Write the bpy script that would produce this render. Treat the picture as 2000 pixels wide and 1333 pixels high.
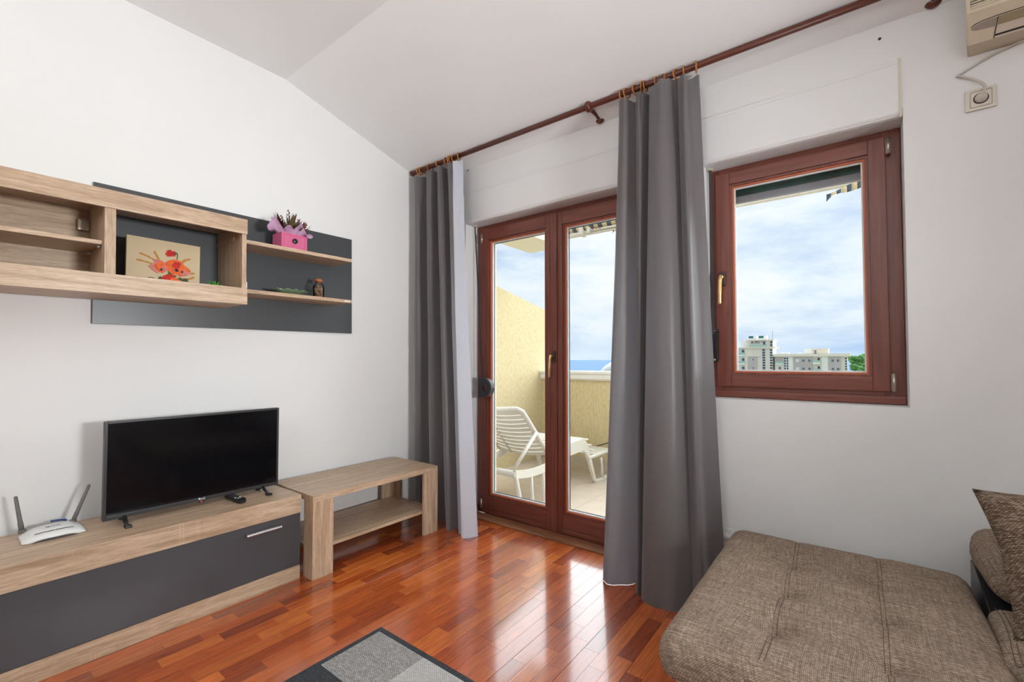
import bpy, bmesh, math, random
from mathutils import Vector, Matrix, noise as mnoise
R_ = random.Random(7)
PI = math.pi
for o in list(bpy.data.objects): bpy.data.objects.remove(o)
SC = bpy.context.scene
COL = SC.collection

# ------------------------------------------------------------------ camera
YAW, PITCH = -0.65153, 0.028685
fw = Vector((math.sin(YAW)*math.cos(PITCH), math.cos(YAW)*math.cos(PITCH), math.sin(PITCH)))
rt = Vector((math.cos(YAW), -math.sin(YAW), 0)); up = rt.cross(fw)
cam_d = bpy.data.cameras.new('camera'); cam = bpy.data.objects.new('camera', cam_d); COL.objects.link(cam)
cam.matrix_world = Matrix(((rt.x, up.x, -fw.x, 2.8523), (rt.y, up.y, -fw.y, -2.5740), (rt.z, up.z, -fw.z, 1.2), (0, 0, 0, 1)))
cam_d.sensor_width = 36; cam_d.lens = 15.82; cam_d.shift_y = 11.26/2000; cam_d.clip_end = 60000; cam_d.clip_start = 0.02
SC.camera = cam

# ------------------------------------------------------------------ view, sky, daylight
vs = SC.view_settings
vs.view_transform = 'Standard'; vs.look = 'None'; vs.gamma = 1; vs.use_curve_mapping = False
vs.exposure = 0.0
SKY_STRENGTH = 1.08
SUN_STRENGTH = 11.2
FILL_WALL = 42  # power of the added wall floodlight
FILL_LEFT, FILL_RIGHT, FILL_COLOR = 53, 27, (0.95, 0.985, 1.0)  # power of the added uplighters, tint of all added fill

world = bpy.data.worlds.new('overcast_sky'); SC.world = world; world.use_nodes = True
nt = world.node_tree; nt.nodes.clear()
def N(t, kind, **kw):
    n = t.nodes.new(kind)
    for k, v in kw.items():
        if k.startswith('i_'): n.inputs[k[2:].replace('_', ' ')].default_value = v
        else: setattr(n, k, v)
    return n
def ramp(t, fac, stops, interp='LINEAR'):
    r = t.nodes.new('ShaderNodeValToRGB'); r.color_ramp.interpolation = interp
    e = r.color_ramp.elements
    while len(e) < len(stops): e.new(0.5)
    for i, (p, c) in enumerate(stops):
        e[i].position = p; e[i].color = (*c, 1) if len(c) == 3 else c
    t.links.new(fac, r.inputs['Fac']); return r
def mixc(t, fac, a, b, mode='MIX'):
    m = t.nodes.new('ShaderNodeMix'); m.data_type = 'RGBA'; m.blend_type = mode
    for s, v in ((0, fac), (6, a), (7, b)):
        if hasattr(v, 'is_linked') or hasattr(v, 'links'): t.links.new(v, m.inputs[s])
        else: m.inputs[s].default_value = v if s == 0 else (*v, 1)
    return m.outputs[2]
tc = N(nt, 'ShaderNodeTexCoord'); sep = N(nt, 'ShaderNodeSeparateXYZ'); nt.links.new(tc.outputs['Generated'], sep.inputs[0])
mp = N(nt, 'ShaderNodeMapping'); mp.inputs['Scale'].default_value = (1.0, 1.0, 3.4); mp.inputs['Location'].default_value = (3.1, 0.4, 1.27)
nt.links.new(tc.outputs['Generated'], mp.inputs['Vector'])
n1 = N(nt, 'ShaderNodeTexNoise', i_Scale=2.6, i_Detail=9.0, i_Roughness=0.56, i_Distortion=0.35); nt.links.new(mp.outputs[0], n1.inputs['Vector'])
n2 = N(nt, 'ShaderNodeTexNoise', i_Scale=9.0, i_Detail=6.0, i_Roughness=0.6); nt.links.new(mp.outputs[0], n2.inputs['Vector'])
ad = N(nt, 'ShaderNodeMath', operation='MULTIPLY_ADD'); nt.links.new(n2.outputs['Fac'], ad.inputs[0]); ad.inputs[1].default_value = 0.22; nt.links.new(n1.outputs['Fac'], ad.inputs[2])
cl = ramp(nt, ad.outputs[0], [(0.40, (0.42, 0.55, 0.80)), (0.52, (0.62, 0.74, 0.92)), (0.62, (0.80, 0.88, 0.97)), (0.74, (0.94, 0.96, 0.98))])
hz = ramp(nt, sep.outputs['Z'], [(0.0, (0.80, 0.88, 0.98)), (0.025, (0.80, 0.88, 0.98)), (0.06, (1, 1, 1)), (1.0, (1, 1, 1))])
mul = mixc(nt, 1.0, cl.outputs['Color'], hz.outputs['Color'], 'MULTIPLY')
bg = N(nt, 'ShaderNodeBackground'); nt.links.new(mul, bg.inputs['Color']); bg.inputs['Strength'].default_value = SKY_STRENGTH
wo = N(nt, 'ShaderNodeOutputWorld'); nt.links.new(bg.outputs[0], wo.inputs['Surface'])

# the veiled sun: very broad, soft daylight from over the sea
sl = bpy.data.lights.new('veiled_sun', 'SUN'); sl.energy = SUN_STRENGTH; sl.angle = math.radians(125); sl.color = (0.91, 0.96, 1.0)
so = bpy.data.objects.new('veiled_sun', sl); COL.objects.link(so)
d = Vector((-0.14, -1.0, -0.34)); so.rotation_euler = d.to_track_quat('-Z', 'Y').to_euler(); so.location = (0, 20, 12)

# ------------------------------------------------------------------ materials
MATS = {}
def new_mat(name):
    m = bpy.data.materials.new(name); m.use_nodes = True; MATS[name] = m
    t = m.node_tree; b = t.nodes['Principled BSDF']; return m, t, b
def objco(t, scale=(1, 1, 1), rnd=True):
    c = N(t, 'ShaderNodeTexCoord'); v = c.outputs['Object']
    if rnd:
        oi = N(t, 'ShaderNodeObjectInfo'); mm = N(t, 'ShaderNodeVectorMath', operation='MULTIPLY_ADD')
        t.links.new(oi.outputs['Random'], mm.inputs[0]); mm.inputs[1].default_value = (7.3, 11.1, 5.7); t.links.new(v, mm.inputs[2]); v = mm.outputs[0]
    mp = N(t, 'ShaderNodeMapping'); mp.inputs['Scale'].default_value = scale; t.links.new(v, mp.inputs['Vector'])
    return mp.outputs[0]
def bumpn(t, b, h, strength, dist=0.002):
    bp = N(t, 'ShaderNodeBump'); bp.inputs['Strength'].default_value = strength; bp.inputs['Distance'].default_value = dist
    t.links.new(h, bp.inputs['Height']); t.links.new(bp.outputs[0], b.inputs['Normal'])
def mat(name, col, rough=0.5, metal=0.0, spec=0.5, var=0.0, vscale=8.0, bump=0.0, bscale=60.0, coat=0.0, bdist=0.002, trans=0.0):
    m, t, b = new_mat(name)
    b.inputs['Base Color'].default_value = (*col, 1); b.inputs['Roughness'].default_value = rough
    b.inputs['Metallic'].default_value = metal; b.inputs['Specular IOR Level'].default_value = spec; b.inputs['Coat Weight'].default_value = coat
    if trans: b.inputs['Transmission Weight'].default_value = trans
    if var:
        n = N(t, 'ShaderNodeTexNoise', i_Scale=vscale, i_Detail=5.0); t.links.new(objco(t), n.inputs['Vector'])
        r = ramp(t, n.outputs['Fac'], [(0.3, tuple(c*(1-var) for c in col)), (0.7, tuple(min(1, c*(1+var)) for c in col))])
        t.links.new(r.outputs[0], b.inputs['Base Color'])
    if bump:
        n = N(t, 'ShaderNodeTexNoise', i_Scale=bscale, i_Detail=4.0); t.links.new(objco(t), n.inputs['Vector']); bumpn(t, b, n.outputs['Fac'], bump, bdist)
    return m
def srgb(r, g, b):
    f = lambda c: (c/255/12.92) if c/255 <= 0.04045 else ((c/255+0.055)/1.055)**2.4
    return (f(r), f(g), f(b))
def wood(name, axis, dark, mid, light, rough=0.42, marks=0.25):
    m, t, b = new_mat(name)
    sc = [26, 26, 26]; sc[axis] = 1.6
    v = objco(t, tuple(sc))
    n = N(t, 'ShaderNodeTexNoise', i_Scale=1.0, i_Detail=7.0, i_Roughness=0.62, i_Distortion=1.6); t.links.new(v, n.inputs['Vector'])
    r = ramp(t, n.outputs['Fac'], [(0.30, dark), (0.5, mid), (0.68, light)])
    s2 = [420, 420, 420]; s2[axis] = 22
    f = N(t, 'ShaderNodeTexNoise', i_Scale=1.0, i_Detail=2.0); t.links.new(objco(t, tuple(s2)), f.inputs['Vector'])
    fr = ramp(t, f.outputs['Fac'], [(0.35, (0.80, 0.79, 0.78)), (0.62, (1.06, 1.06, 1.06))])
    c = mixc(t, 1.0, r.outputs[0], fr.outputs[0], 'MULTIPLY')
    # pale saw marks across the grain, in patches
    s3 = [3, 3, 3]; s3[axis] = 190
    k = N(t, 'ShaderNodeTexNoise', i_Scale=1.0, i_Detail=1.0); t.links.new(objco(t, tuple(s3)), k.inputs['Vector'])
    s4 = [9, 9, 9]; s4[axis] = 5
    p = N(t, 'ShaderNodeTexNoise', i_Scale=1.0, i_Detail=2.0); t.links.new(objco(t, tuple(s4)), p.inputs['Vector'])
    km = ramp(t, k.outputs['Fac'], [(0.60, (0, 0, 0)), (0.68, (1, 1, 1))]); pm = ramp(t, p.outputs['Fac'], [(0.56, (0, 0, 0)), (0.68, (marks,)*3)])
    mk = mixc(t, 1.0, km.outputs[0], pm.outputs[0], 'MULTIPLY')
    c2 = mixc(t, mk, c, tuple(min(1, x*1.35) for x in light))
    t.links.new(c2, b.inputs['Base Color']); b.inputs['Roughness'].default_value = rough
    bumpn(t, b, f.outputs['Fac'], 0.12, 0.001)
    return m
OK = (srgb(164, 136, 108), srgb(192, 164, 136), srgb(212, 188, 162))
oak_y = wood('sonoma_oak_lengthwise', 1, *OK); oak_z = wood('sonoma_oak_upright', 2, *OK); oak_x = wood('sonoma_oak_depthwise', 0, *OK)
RB = (srgb(107, 55, 44), srgb(121, 66, 53), srgb(132, 75, 61))
def stained(name, axis):
    m, t, b = new_mat(name)
    sc = [60, 60, 60]; sc[axis] = 3
    n = N(t, 'ShaderNodeTexNoise', i_Scale=1.0, i_Detail=4.0); t.links.new(objco(t, tuple(sc)), n.inputs['Vector'])
    r = ramp(t, n.outputs['Fac'], [(0.3, RB[0]), (0.5, RB[1]), (0.7, RB[2])]); t.links.new(r.outputs[0], b.inputs['Base Color'])
    b.inputs['Roughness'].default_value = 0.36; bumpn(t, b, n.outputs['Fac'], 0.08, 0.001); return m
red_x = stained('red_brown_stain_horizontal', 0); red_z = stained('red_brown_stain_upright', 2)
rail_wood = mat('rod_brown_wood', srgb(92, 42, 26), 0.35, var=0.12, vscale=30)
ring_wood = mat('ring_golden_wood', srgb(176, 112, 52), 0.4, var=0.1, vscale=60)
edge_orange = mat('raw_orange_bead', srgb(196, 104, 62), 0.45, var=0.08)
wall_m = mat('white_wall_paint', (0.80, 0.795, 0.785), 0.75, var=0.012, vscale=1.5, bump=0.10, bscale=90)
ceil_m = mat('white_ceiling_paint', (0.89, 0.90, 0.90), 0.8, bump=0.06, bscale=60)
box_m = mat('shutter_box_white', (0.78, 0.775, 0.77), 0.45)
cream_strip = mat('cream_plastic_strip', srgb(214, 204, 180), 0.5)
anth = mat('anthracite_laminate', srgb(72, 72, 76), 0.42, var=0.05, vscale=4, bump=0.03, bscale=500)
anth2 = mat('anthracite_back_panel', srgb(68, 70, 73), 0.34, bump=0.03, bscale=500)
black_p = mat('black_plastic', (0.012, 0.012, 0.014), 0.35)
bezel_m = mat('tv_bezel_black', (0.022, 0.022, 0.024), 0.38)
screen_m = mat('tv_screen_glass', (0.004, 0.004, 0.005), 0.10, spec=0.35, coat=0.0)
chrome = mat('brushed_steel', (0.70, 0.71, 0.74), 0.36, 1.0)
brass = mat('satin_brass', (0.78, 0.52, 0.24), 0.28, 1.0)
hinge_m = mat('hinge_metal', (0.50, 0.46, 0.38), 0.35, 0.9)
brown_p = mat('brown_plastic', srgb(70, 45, 40), 0.4)
darkgrey_p = mat('dark_grey_plastic', srgb(66, 64, 66), 0.45)
white_p = mat('white_plastic', (0.78, 0.78, 0.76), 0.3)
ac_m = mat('aged_cream_plastic', srgb(205, 192, 168), 0.4, var=0.02)
ac_lens = mat('ac_smoked_lens', srgb(150, 140, 130), 0.25)
ac_flap = mat('ac_flap', srgb(206, 192, 176), 0.4)
ac_olive = mat('ac_olive_band', srgb(150, 138, 108), 0.4)
ac_dark = mat('ac_dark_slot', (0.02, 0.02, 0.02), 0.6)
sock_m = mat('ivory_plastic', srgb(218, 210, 194), 0.35)
cable_w = mat('white_cable', srgb(206, 196, 184), 0.45)
cable_b = mat('black_cable', (0.02, 0.02, 0.02), 0.5)
blue_m = mat('blue_cable', srgb(30, 62, 130), 0.4)
pink_m = mat('pink_paint', srgb(204, 98, 138), 0.5)
paper_m = mat('lilac_paper', srgb(190, 150, 182), 0.7, var=0.05)
dry_red = mat('dried_red_brown', srgb(104, 58, 46), 0.8, var=0.3, vscale=40)
dry_green = mat('dried_olive', srgb(96, 82, 50), 0.8, var=0.3, vscale=40)
dry_pale = mat('dried_pale_pink', srgb(190, 160, 140), 0.8, var=0.2, vscale=60)
canvas_m = mat('canvas_beige', srgb(206, 186, 152), 0.85, var=0.03, bump=0.15, bscale=700)
green_leaf = mat('succulent_green', srgb(62, 128, 42), 0.5, var=0.2, vscale=50)
shell_m = mat('shells', srgb(150, 112, 84), 0.6, var=0.35, vscale=70)
cork_m = mat('copper_cork', srgb(176, 108, 66), 0.45, var=0.15, vscale=60)
def glass(name, tint=(1, 1, 1), ior=1.45, rough=0.0):
    m, t, b = new_mat(name); t.nodes.remove(b)
    tr = N(t, 'ShaderNodeBsdfTransparent'); tr.inputs[0].default_value = (*tint, 1)
    gl = N(t, 'ShaderNodeBsdfGlossy'); gl.inputs['Roughness'].default_value = rough
    fr = N(t, 'ShaderNodeFresnel'); fr.inputs['IOR'].default_value = ior
    mx = N(t, 'ShaderNodeMixShader'); t.links.new(fr.outputs[0], mx.inputs[0]); t.links.new(tr.outputs[0], mx.inputs[1]); t.links.new(gl.outputs[0], mx.inputs[2])
    t.links.new(mx.outputs[0], t.nodes['Material Output'].inputs['Surface']); return m
pane_m = glass('window_glass', (0.97, 0.985, 0.98), 1.14)
jar_glass = glass('jar_glass', (0.9, 0.92, 0.9), 1.45)
dish_glass = mat('green_glass', srgb(124, 146, 114), 0.12, spec=0.7, trans=0.3)
gasket_w = mat('white_spacer', (0.80, 0.81, 0.82), 0.4)
gasket_d = mat('dark_gasket', (0.05, 0.05, 0.055), 0.6)

def floor_mat(name, attr):
    m, t, b = new_mat(name)
    if attr:
        a = N(t, 'ShaderNodeAttribute', attribute_name='rnd'); rnd = a.outputs['Fac']
    else:
        a = N(t, 'ShaderNodeObjectInfo'); rnd = a.outputs['Random']
    c = N(t, 'ShaderNodeTexCoord'); mm = N(t, 'ShaderNodeVectorMath', operation='MULTIPLY_ADD')
    t.links.new(rnd, mm.inputs[0]); mm.inputs[1].default_value = (13.0, 17.0, 9.0); t.links.new(c.outputs['Object'], mm.inputs[2])
    def nz(scale, det, dist=0.0, ro=0.55):
        mp = N(t, 'ShaderNodeMapping'); mp.inputs['Scale'].default_value = scale; t.links.new(mm.outputs[0], mp.inputs['Vector'])
        n = N(t, 'ShaderNodeTexNoise', i_Scale=1.0, i_Detail=det, i_Distortion=dist, i_Roughness=ro); t.links.new(mp.outputs[0], n.inputs['Vector']); return n.outputs['Fac']
    base = ramp(t, rnd, [(0.0, srgb(142, 60, 25)), (0.2, srgb(168, 76, 29)), (0.45, srgb(192, 94, 37)), (0.7, srgb(178, 80, 31)), (0.85, srgb(216, 118, 50)), (1.0, srgb(158, 68, 28))])
    g = ramp(t, nz((34, 2.4, 34), 6.0, 2.2), [(0.28, (0.66, 0.60, 0.56)), (0.5, (1, 1, 1)), (0.72, (1.2, 1.18, 1.15))])
    f = ramp(t, nz((500, 16, 500), 2.0), [(0.36, (0.80, 0.77, 0.74)), (0.55, (1.05, 1.05, 1.05))])
    c1 = mixc(t, 1.0, base.outputs[0], g.outputs[0], 'MULTIPLY'); c2 = mixc(t, 1.0, c1, f.outputs[0], 'MULTIPLY')
    t.links.new(c2, b.inputs['Base Color'])
    b.inputs['Roughness'].default_value = 0.27; b.inputs['Specular IOR Level'].default_value = 0.5
    b.inputs['Coat Weight'].default_value = 1.0; b.inputs['Coat Roughness'].default_value = 0.10; b.inputs['Coat IOR'].default_value = 1.55
    bumpn(t, b, nz((240, 10, 240), 3.0), 0.05, 0.001)
    return m
floor_o = floor_mat('merbau_strip', False); floor_s = floor_mat('merbau_field', True)
subfloor_m = mat('floor_joint_dark', srgb(60, 28, 16), 0.7)
base_wood = mat('baseboard_wood', srgb(128, 66, 36), 0.4, var=0.15, vscale=20)
thresh_m = wood('threshold_wood', 0, srgb(120, 76, 52), srgb(146, 96, 68), srgb(160, 110, 80), 0.4, 0.0)

def weave(name, dark, mid, light, k, streak=0.5, bump=0.6, flat=False):
    m, t, b = new_mat(name)
    c = N(t, 'ShaderNodeTexCoord'); s = N(t, 'ShaderNodeSeparateXYZ'); t.links.new(c.outputs['Object'], s.inputs[0])
    def ma(op, a, bb, cc=None):
        n = N(t, 'ShaderNodeMath', operation=op)
        for i, v in enumerate((a, bb, cc)):
            if v is None: continue
            if hasattr(v, 'links'): t.links.new(v, n.inputs[i])
            else: n.inputs[i].default_value = v
        return n.outputs[0]
    u = s.outputs['X'] if flat else ma('MULTIPLY_ADD', s.outputs['Z'], 0.45, s.outputs['X'])
    v = s.outputs['Y'] if flat else ma('ADD', s.outputs['Y'], s.outputs['Z'])
    cb = N(t, 'ShaderNodeCombineXYZ'); t.links.new(u, cb.inputs[0]); t.links.new(v, cb.inputs[1])
    br = N(t, 'ShaderNodeTexBrick'); br.inputs['Scale'].default_value = k; br.inputs['Mortar Size'].default_value = 0.09; br.inputs['Mortar Smooth'].default_value = 0.7
    br.inputs['Brick Width'].default_value = 0.9; br.inputs['Row Height'].default_value = 0.42; br.inputs['Bias'].default_value = -0.1
    br.inputs['Color1'].default_value = (*mid, 1); br.inputs['Color2'].default_value = (*light, 1); br.inputs['Mortar'].default_value = (*dark, 1)
    t.links.new(cb.outputs[0], br.inputs['Vector'])
    mp = N(t, 'ShaderNodeMapping'); mp.inputs['Scale'].default_value = (8, 260, 1); t.links.new(cb.outputs[0], mp.inputs['Vector'])
    n = N(t, 'ShaderNodeTexNoise', i_Scale=1.0, i_Detail=3.0); t.links.new(mp.outputs[0], n.inputs['Vector'])
    mp2 = N(t, 'ShaderNodeMapping'); mp2.inputs['Scale'].default_value = (220, 9, 1); t.links.new(cb.outputs[0], mp2.inputs['Vector'])
    n2_ = N(t, 'ShaderNodeTexNoise', i_Scale=1.0, i_Detail=3.0); t.links.new(mp2.outputs[0], n2_.inputs['Vector'])
    r1 = ramp(t, n.outputs['Fac'], [(0.35, (1-streak*0.5,)*3), (0.66, (1+streak*0.7,)*3)]); r2 = ramp(t, n2_.outputs['Fac'], [(0.32, (1-streak*0.6,)*3), (0.6, (1+streak*0.15,)*3)])
    x = mixc(t, 1.0, br.outputs['Color'], r1.outputs[0], 'MULTIPLY'); x = mixc(t, 1.0, x, r2.outputs[0], 'MULTIPLY')
    t.links.new(x, b.inputs['Base Color']); b.inputs['Roughness'].default_value = 0.9; b.inputs['Specular IOR Level'].default_value = 0.15
    inv = ma('SUBTRACT', 1.0, br.outputs['Fac']); bumpn(t, b, inv, bump, 0.002)
    return m
tweed = weave('sofa_tweed', srgb(92, 74, 62), srgb(164, 142, 124), srgb(204, 184, 164), 110, 0.45, 0.8)
tweed_big = weave('cushion_tweed', srgb(62, 46, 38), srgb(124, 102, 86), srgb(192, 170, 150), 92, 0.3, 1.0)
rug_grey = weave('rug_grey_weave', srgb(62, 62, 64), srgb(170, 168, 164), srgb(206, 204, 200), 80, 0.15, 0.8, True)
rug_white = weave('rug_pale_weave', srgb(120, 118, 116), srgb(206, 204, 200), srgb(226, 224, 220), 80, 0.1, 0.8, True)
rug_dark = weave('rug_dark_weave', srgb(38, 40, 44), srgb(72, 74, 78), srgb(88, 90, 94), 110, 0.3, 0.7, True)
def cloth(name, col, col2):
    m, t, b = new_mat(name)
    n = N(t, 'ShaderNodeTexNoise', i_Scale=1.0, i_Detail=3.0); t.links.new(objco(t, (60, 60, 700)), n.inputs['Vector'])
    r = ramp(t, n.outputs['Fac'], [(0.35, col), (0.65, col2)]); t.links.new(r.outputs[0], b.inputs['Base Color'])
    b.inputs['Roughness'].default_value = 0.46; b.inputs['Specular IOR Level'].default_value = 0.5
    b.inputs['Sheen Weight'].default_value = 0.35; b.inputs['Sheen Roughness'].default_value = 0.4
    bumpn(t, b, n.outputs['Fac'], 0.10, 0.001)
    tl = N(t, 'ShaderNodeBsdfTranslucent'); tl.inputs['Color'].default_value = (0.62, 0.62, 0.70, 1)
    mx = N(t, 'ShaderNodeMixShader'); mx.inputs[0].default_value = 0.19; t.links.new(b.outputs[0], mx.inputs[1]); t.links.new(tl.outputs[0], mx.inputs[2])
    t.links.new(mx.outputs[0], t.nodes['Material Output'].inputs['Surface']); return m
curtain_m = cloth('grey_satin_curtain', srgb(95, 89, 89), srgb(109, 102, 101))
lining_m = cloth('pale_curtain_lining', srgb(196, 198, 208), srgb(208, 210, 220))
# outdoors
def stucco_mat():
    m, t, b = new_mat('yellow_scratch_stucco')
    n = N(t, 'ShaderNodeTexNoise', i_Scale=1.0, i_Detail=5.0); t.links.new(objco(t, (95, 95, 22)), n.inputs['Vector'])
    r = ramp(t, n.outputs['Fac'], [(0.3, srgb(194, 175, 132)), (0.6, srgb(214, 197, 156))]); t.links.new(r.outputs[0], b.inputs['Base Color'])
    b.inputs['Roughness'].default_value = 0.95; bumpn(t, b, n.outputs['Fac'], 0.7, 0.006); return m
stucco = stucco_mat()
cap_m = mat('white_stone_cap', srgb(228, 226, 222), 0.6, var=0.04, vscale=20)
slab_m = mat('cream_soffit', srgb(224, 214, 190), 0.8, var=0.02)
tile_m = mat('sandstone_tile', srgb(196, 180, 162), 0.45, var=0.06, vscale=6)
grout_m = mat('tile_grout', srgb(160, 142, 122), 0.8)
lounger_m = mat('white_resin', srgb(214, 209, 197), 0.4)
metal_w = mat('painted_awning_metal', srgb(214, 206, 190), 0.45, var=0.08, vscale=30)
rust_m = mat('rust', srgb(150, 92, 50), 0.9, var=0.3, vscale=60)
stripe_c = mat('awning_cream', srgb(222, 196, 150), 0.9); stripe_g = mat('awning_grey', srgb(84, 96, 104), 0.9)
shut_g = mat('shutter_dark_green', srgb(66, 98, 90), 0.5, var=0.2, vscale=25); shut_b = mat('shutter_grey', srgb(150, 148, 156), 0.5)
sea_m = mat('sea_water', srgb(56, 104, 142), 0.7, spec=0.1, bump=0.3, bscale=0.15, bdist=0.5)
land_m = mat('far_land', srgb(150, 152, 130), 0.95, var=0.2, vscale=0.05)
bld_cream = mat('facade_cream', srgb(240, 230, 212), 0.8); bld_white = mat('facade_white', srgb(246, 243, 236), 0.8)
bld_grey = mat('facade_grey', srgb(196, 186, 182), 0.8); bld_tan = mat('facade_tan', srgb(232, 222, 208), 0.8)
win_dark = mat('far_window_dark', srgb(74, 84, 98), 0.15); win_white = mat('far_window_white', srgb(226, 226, 224), 0.5); teal = mat('teal_tank', srgb(20, 112, 128), 0.4)
rail_glass = mat('balcony_glass_green', srgb(176, 204, 190), 0.2); letter_m = mat('sign_letter_dark', srgb(50, 48, 50), 0.6)
tree_m = mat('far_tree_green', srgb(98, 148, 82), 0.95, var=0.45, vscale=0.9, bump=0.8, bscale=1.2, bdist=1.0); trunk_m = mat('trunk_brown', srgb(80, 62, 46), 0.9)
dome_m = mat('grey_dome', srgb(176, 178, 178), 0.5)

# ------------------------------------------------------------------ mesh helpers
def catmull(P, k):
    out = []
    n = len(P)
    for i in range(n-1):
        p0, p1, p2, p3 = P[max(i-1, 0)], P[i], P[i+1], P[min(i+2, n-1)]
        for j in range(k):
            s = j/k
            out.append(tuple(0.5*((2*b)+(-a+c)*s+(2*a-5*b+4*c-d_)*s*s+(-a+3*b-3*c+d_)*s**3) for a, b, c, d_ in zip(p0, p1, p2, p3)))
    out.append(tuple(P[-1])); return out
class MB:
    def __init__(s): s.bm = bmesh.new()
    def box(s, x0, y0, z0, x1, y1, z1, bev=0.0, mi=0, seg=2):
        r = bmesh.ops.create_cube(s.bm, size=1.0); vs_ = r['verts']
        c = Vector(((x0+x1)/2, (y0+y1)/2, (z0+z1)/2)); h = Vector((abs(x1-x0), abs(y1-y0), abs(z1-z0)))
        for v in vs_: v.co = Vector((v.co.x*h.x, v.co.y*h.y, v.co.z*h.z)) + c
        fs = {f for v in vs_ for f in v.link_faces}
        for f in fs: f.material_index = mi
        if bev > 0:
            es = {e for v in vs_ for e in v.link_edges}
            rr = bmesh.ops.bevel(s.bm, geom=list(es), offset=bev, segments=seg, profile=0.7, affect='EDGES')
            for f in rr['faces']: f.material_index = mi
        return s
    def prism(s, poly, axis, a, b, mi=0, bev=0.0):
        def P(u, v, w): return {0: (w, u, v), 1: (u, w, v), 2: (u, v, w)}[axis]
        A = [s.bm.verts.new(P(u, v, a)) for u, v in poly]; B = [s.bm.verts.new(P(u, v, b)) for u, v in poly]
        n = len(poly); fs = [s.bm.faces.new(A), s.bm.faces.new(B[::-1])]
        for i in range(n): fs.append(s.bm.faces.new((A[i], B[i], B[(i+1) % n], A[(i+1) % n])))
        for f in fs: f.material_index = mi
        if bev:
            rr = bmesh.ops.bevel(s.bm, geom=[e for e in {e for f in fs[:2] for e in f.edges}], offset=bev, segments=2, profile=0.6, affect='EDGES')
            for f in rr['faces']: f.material_index = mi
        return s
    def tube(s, pts, r, seg=8, mi=0, caps=True):
        pts = [Vector(p) for p in pts]; rr = r if isinstance(r, (list, tuple)) else [r]*len(pts)
        rings = []; prev = None
        for i, p in enumerate(pts):
            t = (pts[min(i+1, len(pts)-1)]-pts[max(i-1, 0)]).normalized()
            if prev is None:
                a = Vector((0, 0, 1)) if abs(t.z) < 0.9 else Vector((1, 0, 0)); u = t.cross(a).normalized()
            else: u = (prev - t*prev.dot(t)).normalized()
            prev = u; w = t.cross(u)
            rings.append([s.bm.verts.new(p + (u*math.cos(2*PI*k/seg)+w*math.sin(2*PI*k/seg))*rr[i]) for k in range(seg)])
        for i in range(len(rings)-1):
            for k in range(seg):
                f = s.bm.faces.new((rings[i][k], rings[i][(k+1) % seg], rings[i+1][(k+1) % seg], rings[i+1][k])); f.smooth = True; f.material_index = mi
        if caps:
            for q in (rings[0][::-1], rings[-1]):
                f = s.bm.faces.new(q); f.material_index = mi
        return s
    def lathe(s, prof, o, axis=2, seg=24, mi=0, smooth=True):
        o = Vector(o); rings = []
        for r, h in prof:
            ring = []
            for k in range(seg):
                a = 2*PI*k/seg; c, sn = r*math.cos(a), r*math.sin(a)
                ring.append(s.bm.verts.new(o + Vector({0: (h, c, sn), 1: (sn, h, c), 2: (c, sn, h)}[axis])))
            rings.append(ring)
        for i in range(len(rings)-1):
            for k in range(seg):
                f = s.bm.faces.new((rings[i][k], rings[i][(k+1) % seg], rings[i+1][(k+1) % seg], rings[i+1][k])); f.smooth = smooth; f.material_index = mi
        for q in (rings[0][::-1], rings[-1]):
            if (q[0].co-q[1].co).length > 1e-6:
                f = s.bm.faces.new(q); f.material_index = mi
        return s
    def grid(s, rows, mi=0, smooth=True, closed=False):
        V = [[s.bm.verts.new(p) for p in r] for r in rows]
        for i in range(len(V)-1):
            m = len(V[i])
            for j in range(m if closed else m-1):
                f = s.bm.faces.new((V[i][j], V[i][(j+1) % m], V[i+1][(j+1) % m], V[i+1][j])); f.smooth = smooth; f.material_index = mi
        return V
    def sheet(s, rows): s.grid(rows); return s
    def poly(s, pts, mi=0):
        f = s.bm.faces.new([s.bm.verts.new(p) for p in pts]); f.material_index = mi; return s
    def rbox(s, x0, y0, z0, x1, y1, z1, r, n=(10, 10, 5), mi=0):
        """rounded box on a cube grid, edges carried round by radius r"""
        h = Vector(((x1-x0)/2, (y1-y0)/2, (z1-z0)/2)); c = Vector(((x0+x1)/2, (y0+y1)/2, (z0+z1)/2))
        def ax(L, k):
            a = [-L] + [-L + r*(i/3) for i in (0.7, 1.6, 3)]
            a += [-L+r + (2*L-2*r)*i/k for i in range(1, k)] + [-v for v in a[::-1]]; return a
        A = [ax(h[i], n[i]) for i in range(3)]; idx = {}
        def vert(p):
            key = tuple(round(q, 6) for q in p)
            if key not in idx:
                v = Vector(p); inn = Vector([max(-(h[i]-r), min(h[i]-r, v[i])) for i in range(3)]); dd = v-inn
                if dd.length > 1e-9:
                    q = dd.normalized()*r; v = inn + q
                idx[key] = s.bm.verts.new(v+c)
            return idx[key]
        for ax_ in range(3):
            u, w = [(1, 2), (2, 0), (0, 1)][ax_]
            for sg in (-1, 1):
                for i in range(len(A[u])-1):
                    for j in range(len(A[w])-1):
                        q = []
                        for a, b in ((i, j), (i+1, j), (i+1, j+1), (i, j+1)):
                            p = [0, 0, 0]; p[ax_] = sg*h[ax_]; p[u] = A[u][a]; p[w] = A[w][b]; q.append(vert(p))
                        if sg < 0: q = q[::-1]
                        f = s.bm.faces.new(q); f.smooth = True; f.material_index = mi
        return s
    def disp(s, fn):
        for v in s.bm.verts: v.co = Vector(fn(v.co.copy()))
        return s
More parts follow.
